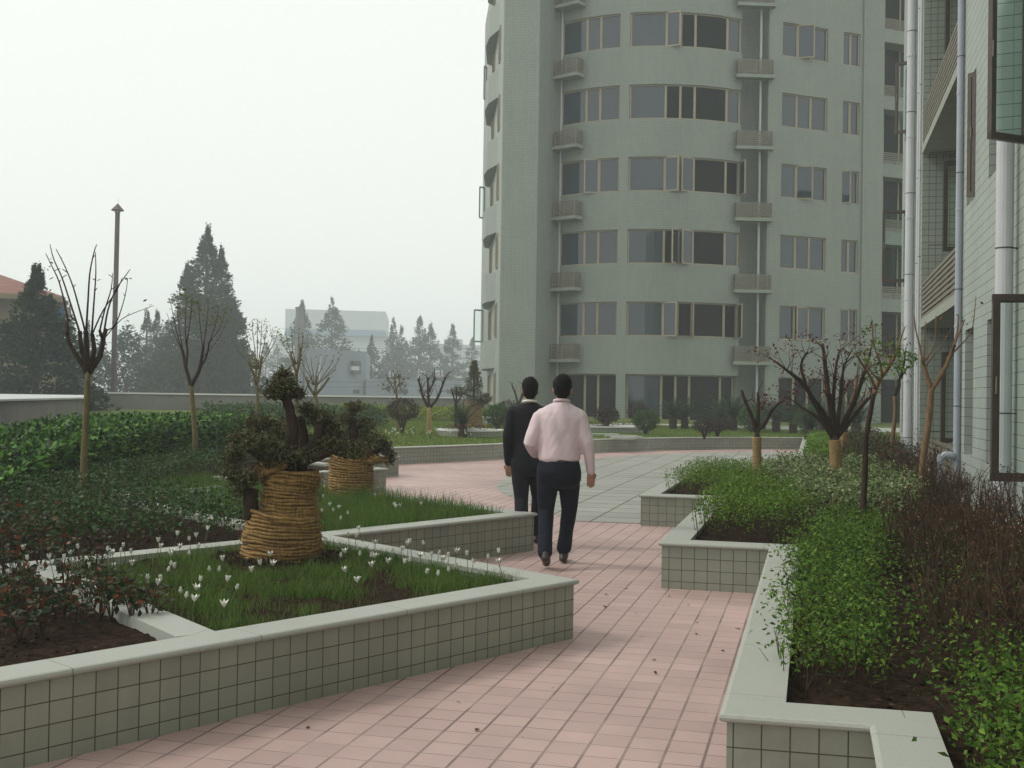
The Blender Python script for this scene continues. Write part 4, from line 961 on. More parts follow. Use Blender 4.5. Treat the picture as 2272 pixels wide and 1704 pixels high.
bare_tree('slender leaning tree with fresh green leaves and a red band on its trunk', 9.79, [(1862, 1170), (1866, 1080), (1869, 1000), (1870, 950), (1880, 890), (1888, 850)], .024,
    [([(1888, 852), (1900, 820), (1915, 800), (1930, 775), (1942, 745), (1948, 722)], .022, .008, .3), ([(1892, 840), (1875, 805), (1858, 780), (1850, 765)], .013, .006), ([(1906, 812), (1900, 780), (1888, 745), (1884, 702)], .012, .005), ([(1915, 800), (1925, 770), (1920, 740)], .010, .005), ([(1900, 822), (1880, 800), (1868, 770)], .010, .005)],
    mats=('bark_dark', 'bark_warm'), leaf='leaf_bright', nleaf=220, lsize=.038, leafpts=[(1886, 712, 6), (1892, 735, 6), (1915, 745, 10), (1935, 750, 10), (1945, 765, 9), (1905, 775, 12), (1870, 775, 9), (1895, 795, 10), (1945, 790, 8)], group=G2, twigs=5, tw=.18)
bare_tree('thin tree with small green tips right beside the building corner', 20.5, [(1925, 1012), (1928, 950), (1934, 890), (1932, 856)], .038, [([(1932, 858), (1942, 825), (1952, 790), (1955, 765)], .03, .012), ([(1942, 825), (1956, 800), (1966, 790)], .016, .008), ([(1934, 852), (1945, 835), (1940, 800)], .016, .008)],
    mats=('bark_warm', 'bark_dark'), leaf='leaf_bright', nleaf=150, lsize=.07, leafpts=[(1952, 775, 8), (1965, 785, 7), (1942, 800, 8), (1970, 770, 6)], group=G2, twigs=4)
bare_tree('smooth bare forked tree standing against the white pipes', 12.1, [(2000, 1118), (1991, 1060), (1995, 985), (2006, 915), (2010, 862), (2013, 838)], .036,
    [([(2012, 842), (2003, 815), (1995, 792), (1992, 772)], .026, .018, .1), ([(2013, 840), (2036, 805), (2050, 775), (2062, 745)], .028, .018, .1), ([(1993, 785), (1986, 745), (1978, 712), (1974, 678)], .012, .006, .1), ([(1996, 785), (1998, 740), (1999, 695)], .010, .005, .1), ([(1998, 780), (2018, 745), (2022, 682)], .011, .005, -.1), ([(2000, 790), (2030, 750), (2058, 705)], .008, .003, .1),
     ([(2056, 758), (2068, 715), (2070, 680)], .012, .006, .1), ([(2060, 748), (2074, 715), (2084, 690)], .012, .006, -.1), ([(2060, 760), (2085, 735), (2101, 705), (2108, 640)], .010, .003, .1)],
    mats=('bark_warm', 'bark_warm'), leaf='leaf_dry', nleaf=14, lsize=.04, leafpts=[(2070, 680, 4), (2030, 690, 5), (2098, 700, 4), (2108, 650, 4)], group=G2)

# ============================================================ ROPE-WRAPPED BONSAI STUMPS
def pad(C, x, y, rx, ry, d, n, root, dd=0):
    sc = d/2560*S; c = W2(root, x, y, d, dd)
    for _ in range(n):
        v = Vector((random.gauss(0, 1), random.gauss(0, 1), random.gauss(0, 1))).normalized()*random.uniform(.35, 1.0)**.8*(1.25 if random.random() < .1 else 1)
        k = 1+.45*noise.noise(v*2.3+Vector((x*.1, y*.1, 0)))
        C.append((c.x+v.x*rx*sc*k, c.y+v.y*rx*sc*k*.9, c.z+v.z*ry*sc*k))
def coils(root, name, shape, turns, rope, mat='rope', seed=0):
    """shape(t) -> centre vector, rx, ry"""
    pts = []; n = 30
    for i in range(turns*n+1):
        t = i/(turns*n); c, rx, ry = shape(t); a = 2*math.pi*i/n
        k = 1+.055*noise.noise(Vector((math.cos(a)*1.4, math.sin(a)*1.4, t*5+seed)))+.03*noise.noise(Vector((math.cos(a)*2.5, math.sin(a)*2.5, t*34+seed)))
        z = .020*noise.noise(Vector((math.cos(a)*2, math.sin(a)*2, t*11+seed+5)))
        pts.append(c+Vector((math.cos(a)*rx*k, math.sin(a)*ry*k, z-.035*t*math.cos(a))))
    m = MB(); m.tube(pts, rope, 6, wob=.12)
    N_ = 24; prev = None
    for i in range(13):
        t = i/12; c, rx, ry = shape(t); cur = [c+Vector((math.cos(2*math.pi*k/N_)*(rx-rope*.6), math.sin(2*math.pi*k/N_)*(ry-rope*.6), 0)) for k in range(N_)]
        if prev:
            for k in range(N_): m.face([prev[k], prev[(k+1) % N_], cur[(k+1) % N_], cur[k]])
        prev = cur
    for _ in range(170):         # loose straw ends
        t = random.random(); c, rx, ry = shape(t); a = random.uniform(0, 6.28); q = c+Vector((math.cos(a)*(rx+rope), math.sin(a)*(ry+rope), 0)); m.tube([q, q+Vector((math.cos(a)*.03+random.gauss(0, .02), math.sin(a)*.03+random.gauss(0, .02), random.uniform(-.06, .05)))], .0022, 3)
    return m.build(name, M[mat], root, smooth=True)
d = 8.17; bp = pd(606, 1210, d); root = empty('bonsai_tree', (bp.x, bp.y, SZ), 0, 'large old bonsai stump bound in coiled straw rope in the near bed', 'bonsai tree', 'rope-bound bonsai')
lo = pd(606, 1212, d)-root.location
coils(root, 'rope_wrap', lambda t: (Vector((-.0+.02*t, 0, -.02+.36*t)), .272-.015*t+.012*math.sin(t*5), .24), 15, .0132)
coils(root, 'rope_wrap', lambda t: (Vector((.055+.012*t, 0, .30+.34*t)), .188+.012*math.cos(t*6)+.015*t, .18), 14, .0128, seed=3)
m = MB()                    # raised earth round the foot, slanting rope ends on top
m.tube([Vector((-.14, -.16, .60)), Vector((-.02, -.19, .63)), Vector((.12, -.17, .68))], [.012, .03, .012], 8)
for k in range(9): m.tube([Vector((-.20+.01*k, -.12-.01*k, .56+.008*k)), Vector((-.08, -.20, .595+.012*k)), Vector((.10, -.17, .66+.006*k))], .008, 5)
m.build('rope_end', M['rope'], root, smooth=True)
m = MB()
def limb_px(pts, ra, rb, dd=0):
    Q = spline([W2(root, x, y, d, dd) for x, y in pts]); k = len(Q); m.tube(Q, [ra+(rb-ra)*i/(k-1) for i in range(k)], 9, wob=.15)
limb_px([(618, 1040), (628, 990), (632, 930), (628, 895), (620, 865), (612, 845)], .048, .030)
limb_px([(600, 1035), (580, 1005), (565, 975), (562, 940)], .048, .026, -.1); limb_px([(640, 1030), (655, 990), (655, 940), (648, 900)], .05, .026, .1)
limb_px([(655, 980), (685, 950), (690, 915)], .045, .025); limb_px([(640, 1000), (690, 985), (740, 965), (780, 975)], .04, .018, -.05)
limb_px([(545, 1120), (541, 1080), (546, 1055)], .06, .045, -.08); limb_px([(575, 1000), (545, 975), (520, 965)], .035, .015, -.1); limb_px([(612, 860), (590, 850), (575, 848)], .025, .01); limb_px([(615, 865), (640, 850), (655, 840)], .025, .01)
m.build('trunk', M['bark_dark'], root, smooth=True)
C = []
for x, y, rx, ry, n, dd in ((612, 832, 42, 26, 1300, 0), (590, 850, 26, 16, 500, -.1), (640, 850, 26, 16, 500, .1), (612, 808, 22, 14, 400, 0), (560, 915, 36, 22, 900, -.1), (525, 950, 40, 24, 1000, -.1), (560, 955, 50, 28, 1300, -.2), (505, 985, 32, 20, 700, 0), (600, 930, 40, 34, 900, .25),
    (690, 905, 36, 26, 1000, .1), (665, 885, 24, 18, 500, .1), (720, 930, 34, 22, 800, .1), (660, 960, 50, 28, 1200, .3), (710, 965, 42, 24, 900, 0), (760, 975, 40, 20, 800, -.05), (620, 985, 60, 24, 1200, -.1), (520, 1050, 30, 34, 800, -.1), (500, 1020, 28, 22, 500, -.1), (548, 1030, 30, 20, 400, -.15), (580, 1000, 40, 22, 600, -.15)):
    pad(C, x, y, rx*.92, ry*.88, d, int(n*.72), root, dd)
link('foliage', leaf_mesh('foliage', C, .024, M['leaf_bonsai'], aspect=.6), root)
m = MB()
for _ in range(420):
    q = Vector(random.choice(C)); e = q+Vector((random.gauss(0, .05), random.gauss(0, .05), random.gauss(.02, .05))); m.tube([q, q.lerp(e, .5)+Vector((0, 0, .01)), e], [.003, .0025, .0015], 4)
m.build('twigs', M['bark_dark'], root)
soil_mesh('soil', [(bp.x+.48*math.cos(a*.5236), bp.y+.42*math.sin(a*.5236)) for a in range(12)], SZ, M['soil'], .02, .05, zf=lambda x, y: SZ+.075*max(0, 1-math.hypot(x-bp.x, y-bp.y)/.47)-.01)
d = 12.8; bp2 = pd(757, 1078, d); root = empty('bonsai_tree', (bp2.x, bp2.y, SZ), 0, 'smaller rope-bound bonsai stump with a side arm, standing further back', 'bonsai tree', 'rope-bound bonsai')
coils(root, 'rope_wrap', lambda t: (Vector((0, 0, -.02+.50*t)), .235+.01*math.sin(t*4), .21), 18, .0135, seed=8)
coils(root, 'rope_wrap', lambda t: (Vector((.08+.02*t, 0, .46+.14*t)), .14, .13), 7, .011, seed=12)
coils(root, 'rope_wrap', lambda t: (Vector((.20+.17*t, -.02, .42+.07*t)), .075, .075), 7, .011, seed=15)
m = MB()
limb_px([(770, 985), (765, 940), (760, 910), (765, 885)], .07, .03); limb_px([(740, 985), (725, 950), (730, 920)], .06, .03); limb_px([(800, 995), (822, 965), (838, 960)], .04, .02); limb_px([(760, 930), (790, 910), (800, 905)], .04, .02)
m.build('trunk', M['bark_dark'], root, smooth=True)
C = []
for x, y, rx, ry, n, dd in ((766, 878, 22, 12, 500, 0), (745, 905, 30, 18, 600, 0), (720, 930, 34, 22, 700, 0), (790, 915, 26, 16, 500, 0), (800, 945, 36, 20, 700, 0), (760, 945, 46, 22, 900, .1), (830, 965, 20, 20, 500, 0), (842, 985, 14, 22, 400, 0), (700, 955, 30, 18, 500, 0), (780, 962, 40, 16, 500, -.1)):
    pad(C, x, y, rx, ry, d, n, root, dd)
link('foliage', leaf_mesh('foliage', C, .03, M['leaf_bonsai'], aspect=.6), root)

# ============================================================ SHRUB MASSES AND HEDGES
def cover_pts(poly, n, z0, h, edge=.12, nz=.25, ns=3, top=.55, zf=None):
    P = scatter(poly, n); out = np.zeros((n, 3)); out[:, :2] = P
    for i in range(n):
        x, y = P[i]; hm = h*max(.25, 1+nz*fbm(x, y, ns)+nz*.6*fbm(y, x, ns*2.7)); u = rng.uniform(0, 1)**top; out[i, 2] = (zf(x, y) if zf else z0)+.03+u*hm
        out[i, 0] += rng.normal()*edge*.5*u; out[i, 1] += rng.normal()*edge*.5*u
    return out
def cover(name, poly, z0, h, n, size, mat, stems=0, stem_mat='twig', kind='stuff', parent=None, loc=None, **k):
    asp = k.pop('aspect', .5); C = cover_pts(poly, n, z0, h, **k)
    V, F = leaves(C, size, aspect=asp)
    if stems:
        B = scatter(poly, stems); sv, sf = [], []
        for i, (x, y) in enumerate(B):
            a = rng.uniform(0, 6.28); dx, dy = rng.normal(0, .06, 2); w = .0022+size*.02; hh = h*rng.uniform(.5, 1.05); j = len(V)+len(sv)
            sv += [(x-w, y, z0-.02), (x+w, y, z0-.02), (x+dx+w*.4, y+dy, z0+hh), (x+dx-w*.4, y+dy, z0+hh)]; sf.append((j, j+1, j+2, j+3))
        nl = len(F); V = np.concatenate([V, np.array(sv)]); F = np.concatenate([F, np.array(sf)])
    me = arrays_mesh(name, V, F, M[mat])
    if stems: me.materials.append(M[stem_mat]); mi = np.zeros(len(F), np.int32); mi[nl:] = 1; me.polygons.foreach_set('material_index', mi)
    o = link(name, me, parent, loc); return tag(o, kind=kind) if parent is None else o
cover('bright_ground_cover', [(-.12, 4.95), (.30, 5.0), (.38, 6.2), (.38, 7.6), (.30, 8.8), (.1, 9.25), (-.12, 9.2)], .30, .19, 8500, .026, 'leaf_bright', 600, 'twig', nz=.95, edge=.20, ns=4, top=.8)
cover('bright_ground_cover', [(.46, 2.6), (1.3, 2.6), (1.35, 5.1), (.88, 5.15), (.55, 4.8)], .30, .24, 10500, .026, 'leaf_bright', 400, 'twig', nz=.7, edge=.2, ns=4, top=.75)
cover('bright_ground_cover', [(-.05, 8.2), (.55, 8.2), (.65, 10.2), (.1, 10.8)], .30, .26, 5500, .026, 'leaf_bright', 200, nz=.4)
cover('box_ground_cover', [(-.98, 9.85), (-.25, 9.75), (.0, 10.6), (-.1, 13.4), (-.98, 13.4)], .30, .32, 9000, .028, 'leaf_box', 500, nz=.2, edge=.13, top=.45)
cover('box_ground_cover', [(-1.72, 13.95), (-.5, 13.9), (-.5, 18.2), (-1.72, 18.2)], .30, .27, 8000, .030, 'leaf_box', 250, nz=.15, edge=.10, top=.4)
cover('box_ground_cover', [(-.10, 20.2), (.75, 20.2), (.75, 35.5), (-.10, 35.5)], .30, .30, 7000, .06, 'leaf_box', nz=.15, edge=.1, top=.4)
cover('variegated_ground_cover', [(-.2, 10.9), (.35, 10.4), (.95, 11.0), (1.15, 14.0), (.8, 17.0), (-.4, 17.4), (-.6, 14.5), (-.1, 13.2)], .30, .42, 12500, .040, 'leaf_varieg', 200, nz=.2, edge=.1, top=.4)
cover('dark_ground_cover', [(.75, 17.5), (1.6, 17.5), (1.6, 33), (.75, 33)], .30, .45, 4500, .06, 'leaf_red', 500, nz=.3)
cover('weed_sprouts', [(.4, 4.6), (1.6, 4.6), (1.7, 10.5), (.6, 10.5)], .30, .16, 2200, .03, 'leaf_bright', nz=.5)
cover('low_azalea_cover', [(-5.2, 7.0), (-7.2, 9.0), (-8.9, 12.5), (-9.4, 17.5), (-8.6, 18), (-7.9, 14), (-7.4, 11.3), (-4.0, 8.75)], SZ, .26, 15000, .042, 'leaf_low', 900, nz=.5, edge=.15, ns=2.2)
cover('low_azalea_cover', [(-5.0, 6.5), (-6.6, 6.6), (-7.4, 9.3), (-5.3, 7.4)], SZ, .26, 2600, .046, 'leaf_red', 300, nz=.6, edge=.15, ns=2.2)
cover('far_azalea_cover', [(-7.9, 19.4), (-8.9, 18.3), (-9.6, 19), (-10.2, 21), (-9.7, 21.2)], SZ, .35, 3500, .06, 'leaf_low', 0, nz=.3)
cover('yellow_ground_cover', [tuple(lf(-4.6, 40)[:2]), tuple(lf(-.4, 42)[:2]), tuple(lf(-.6, 48)[:2]), tuple(lf(-7.5, 45)[:2]), tuple(lf(-7, 41)[:2])], .5, .32, 7000, .13, 'leaf_yellow', nz=.35, ns=1, zf=zl)
cover('green_ground_cover', [tuple(lf(-5.8, 34)[:2]), tuple(lf(-3.6, 33)[:2]), tuple(lf(-4.2, 38)[:2]), tuple(lf(-9.5, 38)[:2]), tuple(lf(-9, 33)[:2]), tuple(lf(-6.5, 31)[:2])], .45, .5, 8500, .11, 'leaf_low', nz=.4, ns=1, zf=zl)

def hedge(label, path, wdt, zt, n, size, mat, z0=SZ):
    P = [Vector(p) for p in path]; c0 = P[0].lerp(P[-1], .5); root = empty('hedge', (c0.x, c0.y, z0), 0, label, 'hedge')
    lens = [(P[i+1]-P[i]).length for i in range(len(P)-1)]; tot = sum(lens); C = []; Dn = []
    m = MB()
    for i in range(len(P)-1):
        a, b_ = P[i], P[i+1]; d_ = (b_-a).normalized(); nn = Vector((-d_.y, d_.x))
        q = [a+nn*.14, b_+nn*.14, b_+nn*(wdt-.1), a+nn*(wdt-.1)]; m.prism([(v.x-c0.x, v.y-c0.y) for v in q], 0, (zt[i]+zt[i+1])/2-z0-.16)
        k = int(n*lens[i]/tot)
        for _ in range(k):
            t = random.random(); p = a.lerp(b_, t); top = zt[i]*(1-t)+zt[i+1]*t; r = random.random()
            bump = .09*fbm(p.x, p.y, 1.6)
            if r < .55: z = z0+(top-z0)*random.random()**.8; u = -abs(random.gauss(0, .05))+bump+.05*noise.noise(Vector((p.x*3, p.y*3, z*4))); nd = (-nn.x*.9, -nn.y*.9, .35)
            elif r < .97: z = top+random.gauss(0, .03)+.05*fbm(p.x, p.y+9, 2.0); u = random.uniform(0, wdt); nd = (0, 0, .9)
            else: z = z0+(top-z0)*random.random(); u = wdt+random.gauss(0, .05); nd = (nn.x, nn.y, .3)
            q = p+nn*u; C.append((q.x-c0.x, q.y-c0.y, z-z0)); Dn.append(nd)
    m.build('branches_or_core', M['inner_shade'], root)  # solid dark block added inside, coloured as the hedge's inner shade, not real branches
    link('foliage', leaf_mesh('foliage', C, size, M[mat], aspect=.5, dirs=np.array(Dn)*.45+rng.normal(size=(len(Dn), 3))*.7), root)
hedge('thick dark glossy hedge with lit top along the parapet wall', [(-6.3, 6.2), (-7.65, 9.6), (-8.5, 11.5), (-9.75, 15.6), (-10.65, 20.4), (-10.75, 22)], 1.5, [.60, .64, .84, 1.03, .99, .94], 19000, .085, 'leaf_hedge')

# ---- grass and flowers
def grass(name, poly, n, h, z=SZ, w=.0022, mat='grass', zf=None, clump=None, holes=(), **k):
    P = scatter(poly, n*2 if clump else n)
    if clump: P = P[np.array([fbm(x, y, clump[0])+rng.uniform(-.35, .35) > clump[1] for x, y in P])]
    for hx, hy, hr in holes: P = P[(P[:, 0]-hx)**2+(P[:, 1]-hy)**2 > (hr*(1+.3*rng.normal(size=len(P))))**2]
    Z = np.full(len(P), z-.01) if zf is None else np.array([zf(x, y)-.01 for x, y in P]); V, F = blades(np.column_stack([P, Z]), h, w, **k)
    return tag(link(name, arrays_mesh(name, V, F, M[mat])), kind='stuff')
grass('grass', bedA, 19000, .078, w=.0019, clump=(2.6, .02), lean=.8, holes=((bp.x, bp.y, .40), (-2.35, 6.25, .30), (-2.75, 5.6, .16)))
grass('grass', bedB, 13000, .13, clump=(2.0, -.55), lean=.5, holes=((bp2.x, bp2.y, .38),))
grass('grass', [(-3.2, 10.85), (-3.5, 10.6), (-7.0, 12.8), (-6.6, 13.1)], 1800, .20, w=.003, lean=.35)
grass('grass', [(-7.9, 11.6), (-7.6, 11.2), (-6.9, 13.1), (-7.6, 13.9), (-8.3, 14)], 1500, .15)
grass('lawn_grass', [(p[0]-.25, p[1]+.12) for p in EP[1:]]+[(4, 40), tuple(lf(12, 46)[:2]), tuple(lf(0, 46)[:2]), (-16, 36), (-14, 24)], 60000, .05, w=.012, mat='grass_far', zf=zl)
fl = []
for x, y in ((175,992),(228,1050),(395,1048),(470,1045),(518,1017),(588,970),(612,1105),(748,992),(783,997),(837,980),(886,955),(938,1003),(810,1117),(935,1100),(956,1190),(1052,1187),(1070,1235),(1100,980),(1112,940),(1130,1105),(1157,1183),(1180,1070),(1195,1005),(1232,1020),(1237,1105),(1215,890),(1250,975),(1305,998),(1343,920),(1383,905),(1388,945),(1430,855),(1272,1250),(1272,1285),(1350,1245),(1363,1197),(1350,1335),(1480,1103),(1528,1105),(1555,1210),(1595,1220),(1577,1068),(1575,1367),(1790,1145),(1858,1095),(1892,1083),(1897,1028),(1352,605),(1390,612),(1443,598),(1552,600),(1285,608),(800,1020)):
    fl.append((x/3.16, 900+y/3.16))
for x, y in ((735,905),(745,935),(740,1005),(678,1093),(686,1148),(768,1102),(815,1070),(840,1083),(868,1087),(930,1103),(855,1138),(1237,1080),(1260,1068),(1297,1067),(1442,1062),(1047,1225),(950,1250),(963,1290),(868,1388),(932,1383),(1053,1408),(965,1512),(995,1585),(1125,1475),(1190,1453),(1113,1325),(1283,1465),(1355,1335),(1390,1322),(1355,1425),(1432,1510),(1480,1305),(1543,1375),(1515,1408),(1578,1410),(1630,1412),(1542,1517),(1672,1383),(1765,1400),(1892,1403),(1998,1383),(2020,1453),(1635,1485),(1690,1490),(1762,1450),(1440,1410),(1280,1375),(1135,932),(1165,935),(1010,1380),(1210,1350),(1100,1390),(1560,1440)):
    fl.append((480+x/3.16, 780+y/3.16))
def flower_mesh(openness, hh):
    m = MB(); m.tube([(0, 0, 0), (.004, .002, hh*.5), (.0, 0, hh)], [.0024, .002, .0018], 4, mi=1)
    for k in range(6):
        a = k*math.pi/3; r = openness*1.05; d_ = Vector((math.cos(a), math.sin(a), 0)); s_ = Vector((-d_.y, d_.x, 0)); z = Vector((0, 0, 1)); o = Vector((0, 0, hh))
        p1 = o+d_*r*.35+z*.016; p2 = o+d_*r+z*.038; w = .0100
        m.face([o, p1+s_*w, p2, p1-s_*w], mi=0)
        m.face([o, p1-s_*w-d_*.001, p2-d_*.001, p1+s_*w-d_*.001], mi=0)
    return m.mesh('lily_flower', [M['petal'], M['stem']])
FM = [flower_mesh(.010, .15), flower_mesh(.016, .16), flower_mesh(.022, .15), flower_mesh(.006, .13)]
def flower(x, y, z, sc=1, lab=None):
    o = link('lily_flower', random.choice(FM), None, (x, y, z)); o.scale = (sc*1.1, sc*1.1, sc); o.rotation_euler = (random.gauss(0, .12), random.gauss(0, .12), random.uniform(0, 6)); return o
for px, py in fl:
    hh = .175; dr = at(px, py, 1)-CAMP; t = (SZ+hh-EYE)/dr.z; q = CAMP+dr*t
    tag(flower(q.x, q.y, SZ-.005), 'small white lily flower standing in the grassy planter beds', 'flower', 'white lilies in the near beds')
for _ in range(38):
    px = random.uniform(850, 1060); py = random.uniform(958, 970); d_ = random.uniform(27.5, 31.5) if px > 900 else random.uniform(27, 30)
    q = at(px, py, d_); z = zl(q.x, q.y); tag(flower(q.x, q.y, z, 1.25), 'tiny white flower dotted over the far lawn near the cycad', 'flower', 'white flowers on the far lawn')

# ---- dry twiggy shrubs along the building and sparse rose-like shrubs at the left
def twig_shrub(h, n, seed):
    random.seed(seed); m = MB(); tips = []
    for _ in range(n):
        a = random.uniform(0, 6.28); r = random.uniform(0, .07); p = Vector((math.cos(a)*r, math.sin(a)*r, 0)); d_ = Vector((math.cos(a)*.25+random.gauss(0, .08), math.sin(a)*.25+random.gauss(0, .08), 1)).normalized(); H_ = h*random.uniform(.55, 1)
        q = p+d_*H_*.5+Vector((random.gauss(0, .02), random.gauss(0, .02), 0)); e = p+d_*H_+Vector((random.gauss(0, .03), random.gauss(0, .03), 0)); m.tube([p, q, e], [.0055, .004, .002], 4)
        for _ in range(5):
            t = random.uniform(.3, .95); s_ = p.lerp(q, t*2) if t < .5 else q.lerp(e, t*2-1); f = s_+Vector((random.gauss(0, .055), random.gauss(0, .055), random.uniform(.05, .14))); m.tube([s_, f], [.003, .0014], 3); tips.append(f)
    return m.mesh('dry_shrub_stems', M['twig']), tips
TS = []
for i in range(4):
    me, tips = twig_shrub(.45+.07*i, 13, 40+i); C = [tuple(t+Vector((random.gauss(0, .02),)*3)) for t in tips for _ in range(2)]
    TS.append((me, leaf_mesh('dry_leaves', C, .02, M['leaf_dry'])))
random.seed(11)
spots = []
for _ in range(2500):
    x = random.uniform(.48, 1.68); y = 5.0+random.random()**1.25*16
    if x < .55+.02*y and y > 9 and y < 17: continue
    if y < 9.5 and x < .50+.08*random.random(): continue
    if all((x-a)**2+(y-b)**2 > (.17+.006*y)**2 for a, b in spots): spots.append((x, y))
    if len(spots) >= 76: break
for i, (x, y) in enumerate(spots):
    st, lv = TS[i % 4]; e = empty('dry_shrub', (x, y, .29), random.uniform(0, 6), 'leafless brown twiggy shrub in the bed along the building wall', 'shrub', 'dry twiggy shrubs along the building')
    s_ = random.uniform(.8, 1.15); e.scale = (s_, s_, s_*random.uniform(.85, 1.15)); link('stems', st, e); link('foliage', lv, e)
def leafy_shrub(h, n, nl, seed, mat, size):
    random.seed(seed); m = MB(); C = []
    for _ in range(n):
        a = random.uniform(0, 6.28); e = Vector((math.cos(a)*h*.45*random.random(), math.sin(a)*h*.45*random.random(), h*random.uniform(.6, 1))); q = e*.5+Vector((0, 0, h*.08)); m.tube([(0, 0, 0), q, e], [.004, .003, .0018], 4)
        for _ in range(nl): t = random.uniform(.35, 1.05); s_ = q.lerp(e, (t-.35)/.7); C.append(tuple(s_+Vector((random.gauss(0, .022), random.gauss(0, .022), random.gauss(0, .015)))))
    return m.mesh('shrub_stems', M['twig']), leaf_mesh('shrub_leaves', C, size, M[mat], aspect=.5)
LS = [leafy_shrub(.22+.03*i, 7, 7, 60+i, 'leaf_red', .045) for i in range(3)]
random.seed(5); cnt = 0
for (x, y) in ((30, 1245), (85, 1235), (130, 1250), (60, 1280), (140, 1290), (180, 1290), (215, 1300), (265, 1320), (300, 1330), (240, 1345), (325, 1345), (20, 1300), (95, 1310), (5, 1260), (175, 1260), (45, 1205), (100, 1200), (10, 1215), (150, 1215), (205, 1255), (60, 1335), (120, 1345), (180, 1340), (215, 1345), (15, 1350), (90, 1375), (250, 1290), (285, 1350), (160, 1370), (40, 1385), (140, 1325), (70, 1320), (200, 1325)):
    px, py = x*S, y*S; dr = at(px, py, 1)-CAMP; q = CAMP+dr*((SZ-EYE)/dr.z)
    st, lv = LS[cnt % 3]; cnt += 1; e = empty('low_shrub', (q.x, q.y, SZ-.01), random.uniform(0, 6), 'low reddish-green seedling shrub in the dark soil at the left edge', 'shrub', 'seedling shrubs in the left soil bed')
    e.scale = (1.0, 1.0, random.uniform(.8, 1.1)); link('stems', st, e); link('foliage', lv, e)

# ---- far lawn planting
def put(px, py, d): p = at(px, py, d); return Vector((p.x, p.y, zl(p.x, p.y)))
def frond_mesh():
    random.seed(3); V = []; F = []
    for k in range(34):
        a = k*2.39996; el = R(78-2.0*k) if k < 34 else 0; el = R(82-66*(k/33)); L = 1.0*(1-.12*random.random()); d_ = Vector((math.cos(a), math.sin(a), 0)); s_ = Vector((-d_.y, d_.x, 0)); pts = []
        for i in range(9):
            t = i/8; ang = el-R(48)*t*t; pts.append((pts[-1]+(d_*math.cos(ang)+Vector((0, 0, math.sin(ang))))*L/8) if pts else d_*.05)
        for i in range(1, 9):
            for sub in (0, .5):
                p = pts[i-1].lerp(pts[i], sub); dd = (pts[i]-pts[i-1]).normalized(); w = .19*math.sin(math.pi*min(1, (i+sub)/9.3+.10))
                for sg in (-1, 1):
                    e = p+(s_*sg*.85+dd*.55+Vector((0, 0, .22)))*w; n = len(V); V += [p-dd*.012, e, p+dd*.02, p+dd*.005]; F.append((n, n+1, n+2, n+3))
        for i in range(8): n = len(V); V += [pts[i]-s_*.008, pts[i]+s_*.008, pts[i+1]+s_*.006, pts[i+1]-s_*.006]; F.append((n, n+1, n+2, n+3))
    return arrays_mesh('fronds', np.array([tuple(v) for v in V]), np.array(F), M['leaf_cycad'])
FR = frond_mesh(); m = MB(); m.lathe([(.13, 0), (.15, .08), (.14, .2), (.155, .3), (.12, .42), (.02, .44)], 10); CT_ = m.mesh('cycad_trunk', M['bark_dark'], smooth=True)
for px, py, d_, sc, lab in ((1026, 966, 30.5, .82, 'dark cycad palm in front of the round planter ring'), (1493, 942, 40, .95, 'cycad just right of the round clipped bush'), (1519, 942, 40.6, .95, 'cycad second to the right of the round clipped bush'), (1600, 944, 41.5, 1.05, 'cycad behind the low purple bushes'),
        (1626, 944, 40.2, 1.12, 'big cycad left of the three-pronged tree'), (1722, 946, 40, 1.0, 'cycad just right of the three-pronged tree'), (1760, 948, 39, 1.0, 'cycad between the pruned trees, near the low kerb'), (1690, 945, 42, 1.0, 'cycad hidden behind the three-pronged tree'), (1830, 962, 35, 1.15, 'broad dark cycad behind the crimson tree'), (1900, 950, 37, 1.15, 'broad dark cycad beside the building corner'), (1795, 972, 33.5, .95, 'low cycad where the tiled planter walls meet')):
    e = empty('cycad', put(px, py, d_), random.uniform(0, 6), lab, 'cycad', 'cycads on the far lawn'); e.scale = (sc, sc, sc); link('trunk', CT_, e); link('fronds', FR, e, (0, 0, .40))
def bush(px, py, d_, rpx, hpx, mat, lab, n=1800, size=.06, flat=1, stem=.25, cat='bush'):
    p = put(px, py, d_); sc = d_/2560; rx, h = rpx*sc, hpx*sc; e = empty('clipped_bush', p, 0, lab, cat, 'bushes on the far lawn'); C = []; cz = stem*h+(1-stem)*h/2; rz = (1-stem)*h/2
    for _ in range(n):
        v = Vector((random.gauss(0, 1), random.gauss(0, 1), random.gauss(0, 1))).normalized()*random.uniform(.72, 1.04)*(1+.16*noise.noise(Vector((random.random(), px, 0)))); k = 1+.16*noise.noise(v*2.6+Vector((px, 0, 0))); C.append((v.x*rx*k, v.y*rx*k, cz+v.z*rz*k))
    link('foliage', leaf_mesh('foliage', C, size, M[mat]), e); m = MB()
    for k in range(6): a = k*1.05; m.tube([(0, 0, 0), (math.cos(a)*rx*.25, math.sin(a)*rx*.25, cz*.6), (math.cos(a)*rx*.6, math.sin(a)*rx*.6, cz+rz*.3)], [.03, .02, .01], 5)
    m.build('stems', M['bark_dark'], e)
bush(892, 965, 31.5, 37, 78, 'leaf_purple', 'dark purple-leaved bush on open stems near the parapet', 2200, .055, stem=.36)
bush(1104, 962, 34, 32, 62, 'leaf_ball', 'green clipped bush left of the suited man', 2200, .06, stem=.22)
bush(1128, 955, 37, 34, 62, 'leaf_purple', 'purple-leaved bush hidden behind the suited man', 1500, .06)
bush(1345, 948, 37, 29, 55, 'leaf_purple', 'dark purple bush right of the pink-shirted man', 2000, .055, stem=.3)
bush(1418, 942, 42, 26, 48, 'leaf_purple', 'purple bush half hidden by the round clipped bush', 1500, .07)
